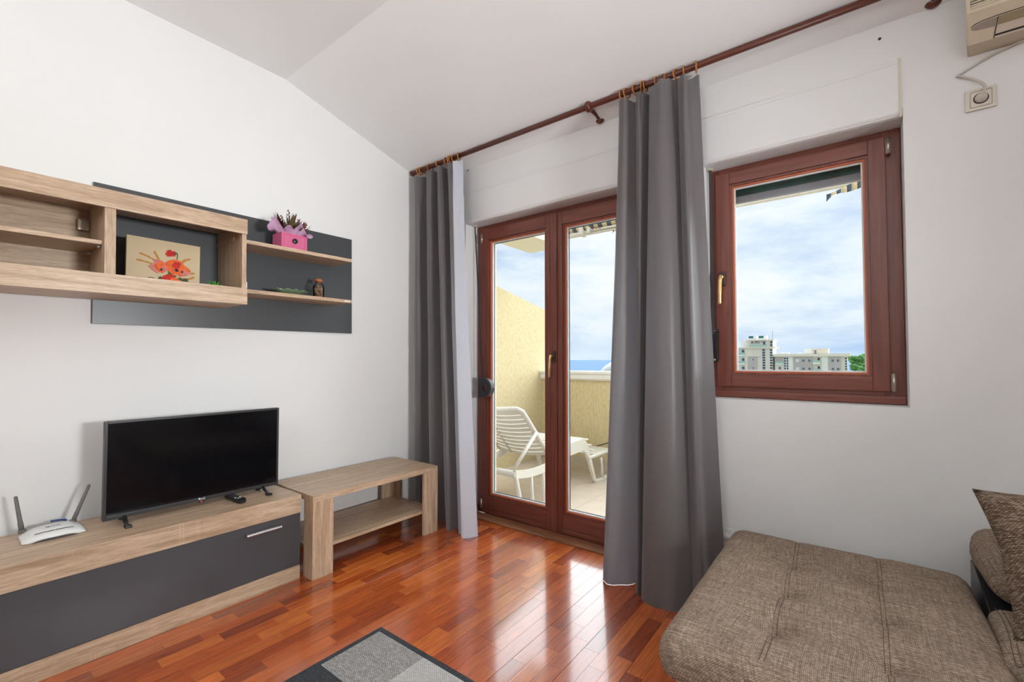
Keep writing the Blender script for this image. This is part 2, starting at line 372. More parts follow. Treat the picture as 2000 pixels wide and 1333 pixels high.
    def build(s, name, mats, parent=None, fix=True, kind=None):
        bm = s.bm
        if fix: bmesh.ops.recalc_face_normals(bm, faces=bm.faces[:])
        lo = Vector((min(v.co.x for v in bm.verts), min(v.co.y for v in bm.verts), min(v.co.z for v in bm.verts)))
        hi = Vector((max(v.co.x for v in bm.verts), max(v.co.y for v in bm.verts), max(v.co.z for v in bm.verts)))
        org = (lo+hi)/2
        if parent is None: org.z = lo.z
        for v in bm.verts: v.co -= org
        me = bpy.data.meshes.new(name); bm.to_mesh(me); bm.free()
        for m_ in (mats if isinstance(mats, (list, tuple)) else [mats]): me.materials.append(m_)
        o = bpy.data.objects.new(name, me); COL.objects.link(o)
        if parent is not None:
            o.parent = parent; o.location = org - WORLD[parent.name]
        else: o.location = org
        WORLD[o.name] = org
        if kind: o['kind'] = kind
        return o
WORLD = {}
def thing(name, loc, label, cat, group=None, kind=None):
    o = bpy.data.objects.new(name, None); COL.objects.link(o); o.location = loc; o.empty_display_size = 0.05; WORLD[o.name] = Vector(loc)
    return tag(o, label, cat, group, kind)
def tag(o, label, cat=None, group=None, kind=None):
    o['label'] = label
    if cat: o['category'] = cat
    if group: o['group'] = group
    if kind: o['kind'] = kind
    return o
def struct(o, label, cat): return tag(o, label, cat, None, 'structure')
def text(name, s, size, m, parent, M, depth=0.001):
    cu = bpy.data.curves.new(name, 'FONT'); cu.body = s; cu.size = size; cu.extrude = depth; cu.align_x = 'CENTER'; cu.align_y = 'CENTER'
    tmp = bpy.data.objects.new('tmp_text', cu); COL.objects.link(tmp)
    me = bpy.data.meshes.new_from_object(tmp.evaluated_get(bpy.context.evaluated_depsgraph_get())); me.name = name
    bpy.data.objects.remove(tmp); bpy.data.curves.remove(cu)
    me.materials.clear(); me.materials.append(m)
    o = bpy.data.objects.new(name, me); COL.objects.link(o); o.parent = parent
    o.matrix_basis = Matrix.Translation(-WORLD[parent.name]) @ M
    WORLD[o.name] = M.translation.copy(); return o
def frame_M(o, x, y):                                       # origin, right, up
    x = Vector(x).normalized(); y = Vector(y).normalized(); z = x.cross(y)
    return Matrix(((x.x, y.x, z.x, o[0]), (x.y, y.y, z.y, o[1]), (x.z, y.z, z.z, o[2]), (0, 0, 0, 1)))
XW = -0.04            # inner face of the left wall
XR, YB = 4.9, -4.7    # right wall, back wall

# ================================================================== THE SETTING
fl = MB().box(XW-0.25, YB-0.25, -0.12, XR+0.25, 0.0, -0.004).build('floor', subfloor_m)
struct(fl, 'glossy red-brown parquet floor of short strips', 'floor')
# parquet strips: run along Y, three strips to a board
SW = 0.0655
LENS = [0.22, 0.28, 0.34, 0.40, 0.46]
def strip_mesh(L, w):
    bm = bmesh.new(); r = bmesh.ops.create_cube(bm, size=1.0)
    for v in r['verts']: v.co = Vector((v.co.x*w, v.co.y*L, v.co.z*0.008))
    bmesh.ops.delete(bm, geom=[f for f in bm.faces if f.normal.z < -0.9], context='FACES_ONLY')
    top = [e for e in bm.edges if all(v.co.z > 0 for v in e.verts)]
    bmesh.ops.bevel(bm, geom=top, offset=0.0003, segments=1, affect='EDGES')
    me = bpy.data.meshes.new('parquet_strip'); bm.to_mesh(me); bm.free(); me.materials.append(floor_o); return me
SM = {L: strip_mesh(L-0.0004, SW-0.0004) for L in LENS}
segs = []
row = 0; x = XW
while x < XR:
    w = SW
    y = YB - R_.random()*0.4
    while y < 0:
        L = R_.choice(LENS); segs.append((row, x, y, L)); y += L
    x += w; row += 1
    if row % 3 == 0: x += 0.0009
stuff_bm = bmesh.new(); lay = stuff_bm.loops.layers.float_color.new('rnd')
cnt = 0
for (row, x, y, L) in segs:
    cx, cy = x+SW/2, y+L/2
    y1 = min(y+L, 0.0); y0 = max(y, YB)
    d2 = (cx-2.85)**2+(cy+2.57)**2
    vis = (0.42 < cx < 2.42) and (-2.32 < cy < 0.0) and (cx > 0.95 or cy > -2.3+0.0) and cy > -1.9+(cx < 1.0)*(-0.5) and d2 > 1.4
    if vis and cnt < 292:
        if y1-y0 < L-1e-6:
            me = strip_mesh(max(y1-y0-0.0004, 0.01), SW-0.0004); cyy = (y0+y1)/2
        else: me = SM[L]; cyy = cy
        o = bpy.data.objects.new('parquet_strip', me); COL.objects.link(o); o.parent = fl
        o.location = Vector((cx, cyy, -0.004)) - fl.location; cnt += 1
    else:
        if y1-y0 < 0.002: continue
        rv = R_.random(); a = 0.0002
        f = stuff_bm.faces.new([stuff_bm.verts.new((q[0], q[1], 0.0)) for q in ((x+a, y0+a), (x+SW-a, y0+a), (x+SW-a, y1-a), (x+a, y1-a))])
        for lp in f.loops: lp[lay] = (rv, rv, rv, 1)
me = bpy.data.meshes.new('parquet_field'); stuff_bm.to_mesh(me); stuff_bm.free(); me.materials.append(floor_s)
o = bpy.data.objects.new('parquet_field', me); COL.objects.link(o); o.parent = fl; o.location = -fl.location; o['kind'] = 'stuff'
print('strips', cnt)

o = MB().prism([(0.30, 2.70), (0.0, 2.70), (-1.19, 3.01), (YB-0.25, 3.01), (YB-0.25, 3.25), (0.30, 3.25)], 0, XW-0.25, XR+0.25).build('ceiling', ceil_m)
struct(o, 'white ceiling sloping down to the window wall', 'ceiling')
wl = MB().box(XW-0.25, YB-0.25, -0.12, XW, 0.0, 3.25).build('wall_left', wall_m); struct(wl, 'white wall behind the television and wall cabinet', 'wall')
m = MB()
DX0, DX1, DZ = 0.430, 1.905, 2.30      # door opening
WX0, WX1, WZ0, WZ1 = 2.205, 3.036, 0.993, 2.30
T = 0.30
m.box(XW-1.0, 0, -0.4, DX0, T, 2.72); m.box(DX0, 0, DZ, DX1, T, 2.72); m.box(DX1, 0, -0.4, WX0, T, 2.72)
m.box(WX0, 0, -0.4, WX1, T, WZ0); m.box(WX0, 0, WZ1, WX1, T, 2.72); m.box(WX1, 0, -0.4, XR+0.25, T, 2.72); m.box(DX0, 0, -0.4, DX1, T, -0.03)
ww = m.build('wall_window', wall_m); struct(ww, 'white wall with the balcony door and the window', 'wall')
for (hx, hz_) in ((0.452, 2.69), (2.964, 2.64)):
    MB().lathe([(0.006, 0.002), (0.006, -0.0015), (0.003, -0.0018)], (hx, 0, hz_), 1, 12).build('drill_hole', black_p, ww)
wr = MB().box(XR, YB-0.25, -0.12, XR+0.25, 0.0, 3.25).build('wall_right', wall_m); struct(wr, 'plain white wall right of the sofa, outside the picture', 'wall')
wb = MB().box(XW, YB-0.25, -0.12, XR, YB, 3.25).build('wall_back', wall_m); struct(wb, 'plain white wall behind the camera', 'wall')
bl = MB().box(XW, YB, 0, XW+0.012, -0.0, 0.055, 0.003).build('baseboard_left', base_wood); struct(bl, 'low brown wooden skirting along the television wall', 'baseboard')
m = MB().box(XW+0.012, -0.012, 0, DX0, 0, 0.055, 0.003); m.box(DX0, -0.012, 0, DX0+0.012, 0.125, 0.055, 0.003)
struct(m.build('baseboard_window', base_wood), 'short brown skirting piece between corner and balcony door', 'baseboard')
struct(MB().box(DX1, -0.012, 0, XR, 0, 0.055, 0.003).build('baseboard_right', base_wood), 'brown skirting under the window behind the sofa', 'baseboard')
struct(MB().box(DX0+0.012, -0.012, 0, DX1, 0.10, 0.012, 0.004).build('trim_1', thresh_m), 'light wooden threshold strip at the foot of the balcony door', 'trim')

# --- balcony door (two sashes) and window
FY, SY = 0.13, 0.108
def bar(m, x0, z0, x1, z1, y0, y1, mi, b=0.004): m.box(x0, y0, z0, x1, y1, z1, b, mi)
def sash(parent, X0, X1, Z0, Z1, sl, sr, st, sb, name='sash'):
    g = MB()
    bar(g, X0, Z0, X0+sl, Z1, SY, SY+0.068, 1); bar(g, X1-sr, Z0, X1, Z1, SY, SY+0.068, 1)
    bar(g, X0+sl, Z1-st, X1-sr, Z1, SY, SY+0.068, 0); bar(g, X0+sl, Z0, X1-sr, Z0+sb, SY, SY+0.068, 0)
    s_ = g.build(name, [red_x, red_z], parent)
    gx0, gx1, gz0, gz1 = X0+sl, X1-sr, Z0+sb, Z1-st
    def ringm(w, ya, yb, ins):
        q = MB(); a0, a1, c0, c1 = gx0+ins, gx1-ins, gz0+ins, gz1-ins
        q.box(a0, ya, c0, a0+w, yb, c1); q.box(a1-w, ya, c0, a1, yb, c1); q.box(a0+w, ya, c0, a1-w, yb, c0+w); q.box(a0+w, ya, c1-w, a1-w, yb, c1); return q
    return s_, (gx0, gx1, gz0, gz1), ringm
def glaze(sobj, rect, ringm, dark=True):
    gx0, gx1, gz0, gz1 = rect
    ringm(0.012, SY+0.010, SY+0.034, 0.0).build('bead_rebate', red_z, sobj)
    ringm(0.008, SY+0.018, SY+0.038, 0.012).build('glazing_bead', edge_orange, sobj)
    ringm(0.007, SY+0.030, SY+0.042, 0.020).build('spacer', gasket_w, sobj)
    MB().box(gx0+0.012, SY+0.036, gz0+0.012, gx1-0.012, SY+0.040, gz1-0.012).build('pane', pane_m, sobj)
    if dark: ringm(0.004, SY+0.044, SY+0.050, 0.027).build('gasket', gasket_d, sobj)
door = thing('door_1', (1.167, 0.15, 0.0), 'red-brown wooden double balcony door with two tall panes', 'door', None, 'structure')
g = MB(); bar(g, 0.445, 0.0, 0.522, 2.285, FY, FY+0.07, 1); bar(g, 1.812, 0.0, 1.892, 2.285, FY, FY+0.07, 1); bar(g, 0.522, 2.20, 1.812, 2.285, FY, FY+0.07, 0); bar(g, 0.522, -0.02, 1.812, 0.012, FY, FY+0.07, 0)
g.build('frame', [red_x, red_z], door)
sL, rL, q = sash(door, 0.508, 1.167, 0.010, 2.236, 0.062, 0.058, 0.092, 0.132); glaze(sL, rL, q)
sR, rR, q = sash(door, 1.1675, 1.826, 0.010, 2.236, 0.078, 0.062, 0.092, 0.132); glaze(sR, rR, q)
for s_, r_ in ((sL, rL), (sR, rR)):
    MB().box(r_[0]-0.002, SY-0.0015, 0.048, r_[1]+0.002, SY+0.004, 0.051).build('rail_groove', brown_p, s_)
MB().box(1.142, SY-0.012, 0.012, 1.152, SY+0.002, 2.232, 0.003).build('cover_strip', red_z, sL)
MB().box(1.152, SY-0.010, 0.012, 1.206, SY+0.002, 2.232, 0.003).build('meeting_strip', red_z, sR)
def handle(parent, x, z, L=0.15):
    h = MB().box(x-0.014, SY-0.020, z-0.045, x+0.014, SY, z+0.035, 0.005).build('rosette', brown_p, parent)
    k = MB().tube([(x, SY-0.018, z), (x, SY-0.05, z)], 0.009, 12)
    k.tube(catmull([(x, SY-0.048, z+0.006), (x-0.004, SY-0.056, z-0.02), (x-0.006, SY-0.06, z-L*0.6), (x-0.007, SY-0.058, z-L)], 5), [0.010]*6+[0.009]*5+[0.008]*5, 10)
    k.build('lever', brass, h)
handle(sR, 1.181, 1.225)
for z in (2.16, 0.08): MB().tube([(0.512, SY-0.008, z-0.035), (0.512, SY-0.008, z+0.035)], 0.008, 10).build('hinge', hinge_m, sL)

win = thing('window_1', (2.62, 0.15, 0.995), 'red-brown wooden single-pane window with brass handle', 'window', None, 'structure')
g = MB(); bar(g, WX0+0.002, 0.995, 2.262, 2.288, FY, FY+0.07, 1); bar(g, 2.962, 0.995, 3.034, 2.288, FY, FY+0.07, 1); bar(g, 2.262, 2.205, 2.962, 2.288, FY, FY+0.07, 0); bar(g, 2.262, 0.995, 2.962, 1.075, FY, FY+0.07, 0)
g.box(WX0+0.003, FY-0.014, 0.995, 3.033, FY+0.002, 1.030, 0.004, 0)
g.build('frame', [red_x, red_z], win)
sW, rW, q = sash(win, 2.243, 2.979, 1.054, 2.235, 0.070, 0.064, 0.066, 0.064); glaze(sW, rW, q, False)
handle(sW, 2.278, 1.652)
for z0, z1 in ((2.148, 2.224), (1.055, 1.137)):
    k = MB().tube([(2.990, SY-0.006, z0), (2.990, SY-0.006, z1)], 0.008, 10); k.box(2.981, SY-0.001, z0+0.004, 2.999, FY, z1-0.004, 0.002); k.build('hinge', hinge_m, win)

# --- roller-shutter box above door and window
sb = thing('shutter_box', (1.72, 0.0, 2.262), 'long white roller shutter box above balcony door and window', 'shutter box')
def arc(cx, cz, r, a0, a1, n): return [(cx+r*math.cos(a0+(a1-a0)*i/n), cz+r*math.sin(a0+(a1-a0)*i/n)) for i in range(n+1)]
prof = [(0.0, 2.497), (-0.010, 2.497)] + [(-0.010, 2.292)] + arc(0.016, 2.292, 0.026, PI, PI*1.5, 6)[1:] + [(0.128, 2.272), (0.128, 2.298), (0.0, 2.298)]
MB().prism(prof, 0, 0.422, 3.024).build('cover', box_m, sb)
MB().box(DX0+0.001, 0.0, 2.268, DX1-0.001, 0.135, 2.299).build('soffit', box_m, sb); MB().box(WX0+0.001, 0.0, 2.268, WX1-0.001, 0.135, 2.299).build('soffit', box_m, sb)
MB().box(0.416, -0.013, 2.268, 0.422, 0.0, 2.500, 0.002).build('end_strip', cream_strip, sb)
MB().box(3.024, -0.013, 2.258, 3.032, 0.0, 2.520, 0.002).build('end_strip', cream_strip, sb)
MB().box(0.422, -0.012, 2.497, 3.024, 0.0, 2.516, 0.002).build('top_strip', box_m, sb)

# --- shutter straps and winders
def strap(x, xw, ztop, zw, lab, m_wind):
    t_ = thing('shutter_strap', (xw, 0.1, zw), lab, 'strap')
    MB().lathe([(0.0, -0.012), (0.018, -0.012), (0.018, 0.0), (0.0, 0.0)], (x, 0.09, ztop+0.012), 2, 12).build('strap_guide', cream_strip, t_)
    MB().sheet([[(x-0.007, 0.085, ztop), (x+0.007, 0.085, ztop)], [(x+(xw-x)*0.5-0.007, 0.075, (ztop+zw)/2), (x+(xw-x)*0.5+0.007, 0.075, (ztop+zw)/2)], [(xw-0.007, 0.06, zw+0.04), (xw+0.007, 0.06, zw+0.04)]]).build('strap_belt', darkgrey_p, t_)
    return t_
s1 = strap(0.452, 0.560, 2.262, 0.985, 'dark strap with round winder on left door frame', darkgrey_p)
MB().prism([(0.515, 0.905)] + arc(0.575, 0.985, 0.075, -PI*0.38, PI*0.38, 8) + [(0.515, 1.062)], 1, 0.05, 0.098, 0, 0.008).build('winder_case', darkgrey_p, s1)
MB().lathe([(0.028, 0.0), (0.028, -0.004), (0.02, -0.006), (0.0, -0.006)], (0.578, 0.05, 0.985), 1, 20).build('winder_disc', brown_p, s1)
for z in (0.91, 1.055): MB().lathe([(0.007, 0.0), (0.007, -0.005), (0.0, -0.006)], (0.522, 0.098, z), 1, 10).build('screw', hinge_m, s1)
s2 = strap(2.222, 2.235, 2.262, 1.30, 'dark strap and slim winder at left edge of window frame', brown_p)
MB().box(2.216, 0.085, 1.19, 2.252, 0.128, 1.37, 0.008).build('winder_case', black_p, s2)
for z in (1.20, 1.36): MB().lathe([(0.006, 0.0), (0.006, -0.004), (0.0, -0.005)], (2.234, 0.085, z), 1, 10).build('screw', hinge_m, s2)

# ================================================================== ADDED FILL LIGHTS (two unseen uplighters and a wall floodlight)
opal, t_, b_ = new_mat('opal_fill_glass'); b_.inputs['Base Color'].default_value = (0.9, 0.9, 0.88, 1); b_.inputs['Emission Color'].default_value = (1, 0.96, 0.9, 1); b_.inputs['Emission Strength'].default_value = 2.0  # glowing diffuser of the added uplighters
def fill(x, y, power, lab):  # unseen standing light, added to brighten the room off the ceiling
    lp = thing('fill_floor_lamp', (x, y, 0), lab, 'fill_lamp')
    MB().lathe([(0.0, 0.0), (0.14, 0.0), (0.14, 0.018), (0.03, 0.03), (0.0, 0.03)], (x, y, 0), 2, 32).build('base', black_p, lp)
    MB().tube([(x, y, 0.03), (x, y, 1.72)], 0.012, 12).build('pole', chrome, lp)
    MB().lathe([(0.02, 1.70), (0.10, 1.74), (0.20, 1.80), (0.24, 1.86), (0.235, 1.86), (0.19, 1.805), (0.02, 1.712)], (x, y, 0), 2, 40).build('bowl', white_p, lp)
    MB().lathe([(0.0, 1.80), (0.17, 1.802), (0.17, 1.806), (0.0, 1.81)], (x, y, 0), 2, 32).build('diffuser', opal, lp)
    ld = bpy.data.lights.new('fill_light', 'AREA'); ld.shape = 'DISK'; ld.size = 0.40; ld.energy = power; ld.color = FILL_COLOR
    lo = bpy.data.objects.new('fill_light', ld); COL.objects.link(lo); lo.location = (x, y, 1.865); lo.rotation_euler = (PI, 0, 0)
fill(2.3, -4.2, FILL_LEFT, 'floor uplighter light added at the middle of the back wall')
wx_, wy_, wz_ = XR, -1.35, 1.45
lp = thing('fill_wall_lamp', (wx_, wy_, wz_), 'square white fill floodlight added on the right wall, outside the picture', 'fill_lamp')  # unseen floodlight, added to brighten the left wall
MB().box(XR-0.03, wy_-0.12, wz_-0.12, XR, wy_+0.12, wz_+0.12, 0.006).build('mount', white_p, lp)
MB().box(XR-0.09, wy_-0.30, wz_-0.30, XR-0.03, wy_+0.30, wz_+0.30, 0.01).build('housing', white_p, lp)
ld = bpy.data.lights.new('fill_light', 'AREA'); ld.shape = 'SQUARE'; ld.size = 0.56; ld.energy = FILL_WALL; ld.spread = math.radians(80); ld.color = FILL_COLOR
lo = bpy.data.objects.new('fill_light', ld); COL.objects.link(lo); lo.location = (XR-0.095, wy_, wz_); lo.rotation_euler = Vector((-1.0, 0.0, 0.15)).to_track_quat('-Z', 'Y').to_euler()
fill(3.9, -3.9, FILL_RIGHT, 'floor uplighter light added on the right behind the camera')

# ================================================================== CURTAIN ROD, RINGS, CURTAINS
RY, RZ = -0.17, 2.725
rod = thing('curtain_rod', (1.7, RY, RZ), 'long dark brown wooden curtain rod under the sloping ceiling', 'curtain rod')
MB().tube([(0.02, RY, RZ), (3.42, RY, RZ)], 0.0165, 16).build('pole', rail_wood, rod)
for x, sg in ((0.02, -1), (3.42, 1)):
    MB().lathe([(0.015, 0.0), (0.018, 0.004*sg), (0.012, 0.010*sg), (0.019, 0.018*sg), (0.022, 0.028*sg), (0.018, 0.040*sg), (0.008, 0.046*sg), (0.0, 0.047*sg)], (x, RY, RZ), 0, 18).build('finial', rail_wood, rod)
for x in (1.60, 3.14):
    b_ = MB().lathe([(0.0, 0.002), (0.022, 0.0), (0.031, -0.010), (0.032, -0.018), (0.026, -0.030), (0.014, -0.036)], (x, 0.0, RZ-0.005), 1, 20)
    b_.lathe([(0.015, -0.032), (0.012, -0.040), (0.016, -0.048), (0.010, -0.056), (0.010, -0.15)], (x, 0.0, RZ-0.005), 1, 14)
    b_.lathe([(0.0165, -0.018), (0.026, -0.015), (0.032, -0.006), (0.032, 0.006), (0.026, 0.015), (0.0165, 0.018)], (x, RY, RZ), 0, 22)
    b_.tube([(x-0.004, RY, RZ+0.028), (x-0.004, RY, RZ+0.036)], 0.002, 6)
    b_.build('bracket', rail_wood, rod)
def ring(x, tilt, lab, grp):
    pts = []; n = 24; r = 0.0268
    m = MB(); rows = []
    for i in range(n):
        a = 2*PI*i/n; rows.append([(0.0042*math.cos(b)*1.0, (r+0.0042*math.sin(b))*math.sin(a), (r+0.0042*math.sin(b))*math.cos(a)) for b in [2*PI*j/8 for j in range(8)]])
    rows.append(rows[0]); m.grid(rows, closed=True); bmesh.ops.remove_doubles(m.bm, verts=m.bm.verts[:], dist=1e-5)
    M = Matrix.Translation((x, RY, RZ-0.0056)) @ Matrix.Rotation(tilt, 4, 'Z'); m.disp(lambda c: M @ c)
    m.tube([(x, RY, RZ-0.032), (x, RY, RZ-0.042)], 0.002, 6)
    return tag(m.build('curtain_ring', ring_wood), lab, 'curtain ring', grp)
ORD = ['first', 'second', 'third', 'fourth', 'fifth', 'sixth', 'seventh', 'eighth', 'ninth']
LRX = [0.085, 0.112, 0.205, 0.300, 0.385, 0.415, 0.445, 0.475, 0.520]
for i, x in enumerate(LRX): ring(x, R_.uniform(-0.5, 0.5), ORD[i] + ' small wooden ring from the corner, over the left curtain', 'rings of the left curtain')
RRX = [1.808, 1.842, 1.895, 1.930, 1.952, 2.015, 2.050, 2.125, 2.160, 2.222]
for i, x in enumerate(RRX): ring(x, R_.uniform(-0.6, 0.6), (ORD+['tenth'])[i] + ' small wooden ring from the left, over the right curtain', 'rings of the right curtain')

def curtain(name, top, bot, ztop, zbot, label, seedv, lin_from=None, floorfn=None):
    K = 9
    # the same fold sequence at header, chest height and hem
    T_, B_ = catmull(top, K), catmull(bot, K); n = len(T_); H = 46
    rows = []
    for i in range(H+1):
        s = i/H; z = ztop(s) if callable(ztop) else ztop+(zbot-ztop)*s
        e = s**1.15
        row = []
        for j in range(n):
            u = j/(n-1)
            x = T_[j][0]+(B_[j][0]-T_[j][0])*e; y = T_[j][1]+(B_[j][1]-T_[j][1])*e
            zt = ztop - 0.036*abs(math.sin(PI*u*(len(top)-1)/4.0))
            zz = zt+(zbot-zt)*s
            q = mnoise.noise((x*4.0, zz*1.3, seedv))*0.010*min(1, s*3) + mnoise.noise((u*30, zz*5.0, seedv+9))*0.0025
            if s > 0.93: q += (s-0.93)/0.07*mnoise.noise((u*22, 3.1, seedv))*0.02
            if s < 0.16: q += (0.004*math.sin(u*130) if s < 0.05 else 0) + 0.011*math.sin(u*58+seedv)*(1-s/0.16)
            hem = 0.0
            row.append((x+q*0.4, y-q, max(0.0015, zz+hem)))
        rows.append(row)
    t_ = thing(name, ((bot[0][0]+bot[-1][0])/2, RY, 0.0), label, 'curtain')
    m = MB(); m.grid(rows); o = m.build('fabric', [curtain_m, lining_m], t_, fix=False)
    if lin_from is not None:
        k = (n-1)
        for p in o.data.polygons:
            j = p.index % k
            if lin_from[0] <= j/k <= lin_from[1]: p.material_index = 1
    # stitched heading tape line
    h = MB(); hr = [[(q[0], q[1]-0.003, q[2]-0.070+dz) for q in rows[0]] for dz in (0, 0.002)]
    h.grid(hr); h.build('header_stitch', curtain_m, t_, fix=False)
    return t_
top = [(0.015, -0.12), (0.045, -0.185), (0.095, -0.20), (0.12, -0.12), (0.165, -0.10), (0.18, -0.185), (0.25, -0.215), (0.27, -0.12), (0.315, -0.105), (0.325, -0.20), (0.37, -0.225), (0.385, -0.12), (0.425, -0.11), (0.44, -0.20), (0.47, -0.215), (0.49, -0.19), (0.535, -0.15)]
bot = [(-0.015, -0.09), (0.03, -0.16), (0.12, -0.20), (0.16, -0.12), (0.21, -0.10), (0.26, -0.20), (0.35, -0.24), (0.40, -0.17), (0.44, -0.15), (0.50, -0.27), (0.57, -0.31), (0.60, -0.20), (0.62, -0.19), (0.645, -0.29), (0.70, -0.32), (0.735, -0.345), (0.80, -0.265)]
c1 = curtain('curtain', top, bot, 2.706, 0.0015, 'narrow grey curtain bunched in the corner left of the balcony door', 3.3, (0.91, 1.0))
top = [(1.795, -0.165), (1.815, -0.20), (1.855, -0.205), (1.875, -0.125), (1.89, -0.11), (1.905, -0.19), (1.945, -0.22), (1.960, -0.13), (1.975, -0.115), (1.985, -0.205), (2.045, -0.245), (2.10, -0.23), (2.125, -0.145), (2.135, -0.19), (2.175, -0.225), (2.185, -0.15), (2.225, -0.12)]
bot = [(1.742, -0.305), (1.775, -0.315), (1.84, -0.29), (1.905, -0.20), (1.925, -0.19), (1.930, -0.30), (1.955, -0.335), (1.962, -0.22), (1.970, -0.23), (1.975, -0.35), (2.06, -0.40), (2.155, -0.375), (2.205, -0.29), (2.215, -0.30), (2.262, -0.30), (2.265, -0.18), (2.315, -0.08)]
c2 = curtain('curtain', top, bot, 2.706, 0.0015, 'wide grey curtain hanging between balcony door and window', 8.1)

# ================================================================== TELEVISION CABINET
def box_part(name, parent, m, *a, bev=0.0015): return MB().box(*a, bev).build(name, m, parent)
CB = 0.0       # back of the low furniture
tvc = thing('media_cabinet', (0.2, -2.05, 0.0), 'long low oak cabinet with anthracite flap door under the television', 'cabinet')
CY0, CY1 = -2.80, -1.291
box_part('top_panel', tvc, oak_y, CB, CY0, 0.362, 0.417, CY1, 0.459)
# thick front band is part of the top, its underside hollow
box_part('plinth', tvc, oak_y, CB+0.02, CY0, 0.0, 0.412, CY1, 0.078)
box_part('side_panel', tvc, anth, CB, CY1-0.018, 0.078, 0.394, CY1-0.001, 0.362); box_part('side_panel', tvc, anth, CB, CY0+0.001, 0.078, 0.394, CY0+0.018, 0.362)
box_part('back_panel', tvc, anth, CB, CY0+0.018, 0.078, CB+0.006, CY1-0.018, 0.362)
dr = box_part('flap_door', tvc, anth, 0.394, CY0+0.001, 0.080, 0.411, CY1-0.001, 0.359)
hd = MB().prism(arc(0.436, 0.321, 0.007, -PI*0.5, PI*0.5, 6) + [(0.425, 0.328), (0.425, 0.324), (0.432, 0.324), (0.432, 0.318), (0.425, 0.318), (0.425, 0.314)][0:1] + [(0.425, 0.314)], 1, -1.575, -1.405)
hd.box(0.411, -1.565, 0.317, 0.428, -1.558, 0.325); hd.box(0.411, -1.422, 0.317, 0.428, -1.415, 0.325)
tag(hd.build('handle', chrome, dr), 'brushed metal bar handle')

# ================================================================== COFFEE TABLE
TB = 0.024
bt = thing('coffee_table', (0.26, -0.81, 0.0), 'oak coffee table with lower shelf beside the left curtain', 'table')
BX0, BX1, BY0, BY1, BZ = 0.012, 0.495, -1.262, -0.350, 0.454
parts = []
parts.append(box_part('table_top', bt, oak_y, BX0, BY0, BZ-0.034, BX1, BY1, BZ))
parts.append(box_part('lower_shelf', bt, oak_y, BX0+0.02, BY0+0.012, 0.145, BX1-0.022, BY1-0.012, 0.165))
for sx, ex in ((BX1, -1), (BX0, 1)):
    for sy, ey in ((BY0, 1), (BY1, -1)):
        x, y = sx, sy
        poly = [(x, y), (x, y+0.122*ey), (x+0.020*ex, y+0.122*ey), (x+0.020*ex, y+0.020*ey), (x+0.095*ex, y+0.020*ey), (x+0.095*ex, y)]
        MB().prism(poly, 2, 0.0, BZ-0.034, 0, 0.001).build('leg', oak_z, bt)
bt.rotation_euler.z = -0.010

# cables behind the table
def cable(name, pts, r, m_, label, cat='cable'):
    return tag(MB().tube(catmull(pts, 6), r, 7).build(name, m_), label, cat)
cable('cable', [(0.02, -1.282, 0.40), (0.05, -1.275, 0.33), (0.03, -1.275, 0.26), (0.0, -1.20, 0.29), (-0.02, -1.05, 0.40), (-0.02, -0.9, 0.42)], 0.004, cable_b, 'thin black cable hanging in the gap between cabinet and coffee table')
cable('cable', [(-0.02, -0.33, 0.30), (-0.018, -0.30, 0.20), (0.0, -0.29, 0.16), (0.02, -0.28, 0.19), (0.012, -0.28, 0.23)], 0.004, cable_b, 'small loop of black cable on the wall under the coffee table end')

# ================================================================== TELEVISION
TX = 0.205
tv = thing('television', (TX, -1.69, 0.459), 'black flat television standing on the oak cabinet', 'television')
TY0, TY1, TZ0, TZ1 = -2.076, -1.320, 0.486, 0.924
m = MB().box(TX-0.030, TY0, TZ0, TX, TY1, TZ1, 0.006)
m.box(TX-0.075, TY0+0.10, TZ0+0.02, TX-0.028, TY1-0.10, TZ0+0.26, 0.015)
m.build('housing', bezel_m, tv)
fr = MB(); w = 0.011; wb_ = 0.018
fr.box(TX-0.002, TY0, TZ0, TX+0.006, TY0+w, TZ1, 0.002); fr.box(TX-0.002, TY1-w, TZ0, TX+0.006, TY1, TZ1, 0.002)
fr.box(TX-0.002, TY0+w, TZ1-w, TX+0.006, TY1-w, TZ1, 0.002); fr.box(TX-0.002, TY0+w, TZ0, TX+0.006, TY1-w, TZ0+wb_, 0.002)
bz = fr.build('bezel', bezel_m, tv)
MB().box(TX-0.001, TY0+w, TZ0+wb_, TX+0.002, TY1-w, TZ1-w).build('screen', screen_m, tv)
led, t_, b_ = new_mat('red_led'); b_.inputs['Base Color'].default_value = (0.8, 0.02, 0.03, 1); b_.inputs['Emission Color'].default_value = (1, 0.03, 0.05, 1); b_.inputs['Emission Strength'].default_value = 2.0
ym = (TY0+TY1)/2
lg = MB().box(TX+0.001, ym-0.016, TZ0-0.006, TX+0.007, ym+0.014, TZ0+0.004, 0.001).build('sensor_window', black_p, bz)
MB().lathe([(0.0028, 0.0), (0.0028, 0.0015), (0.0, 0.002)], (TX+0.007, ym-0.003, TZ0-0.002), 0, 10).build('standby_light', led, bz)
MB().lathe([(0.0058, 0.0), (0.0058, 0.0008), (0.0, 0.001)], (TX+0.006, ym-0.010, TZ0+0.010), 0, 14).build('emblem', chrome, bz)
text('logo_text', 'LG', 0.014, white_p, bz, frame_M((TX+0.0066, ym+0.006, TZ0+0.010), (0, 1, 0), (0, 0, 1)), 0.0004)
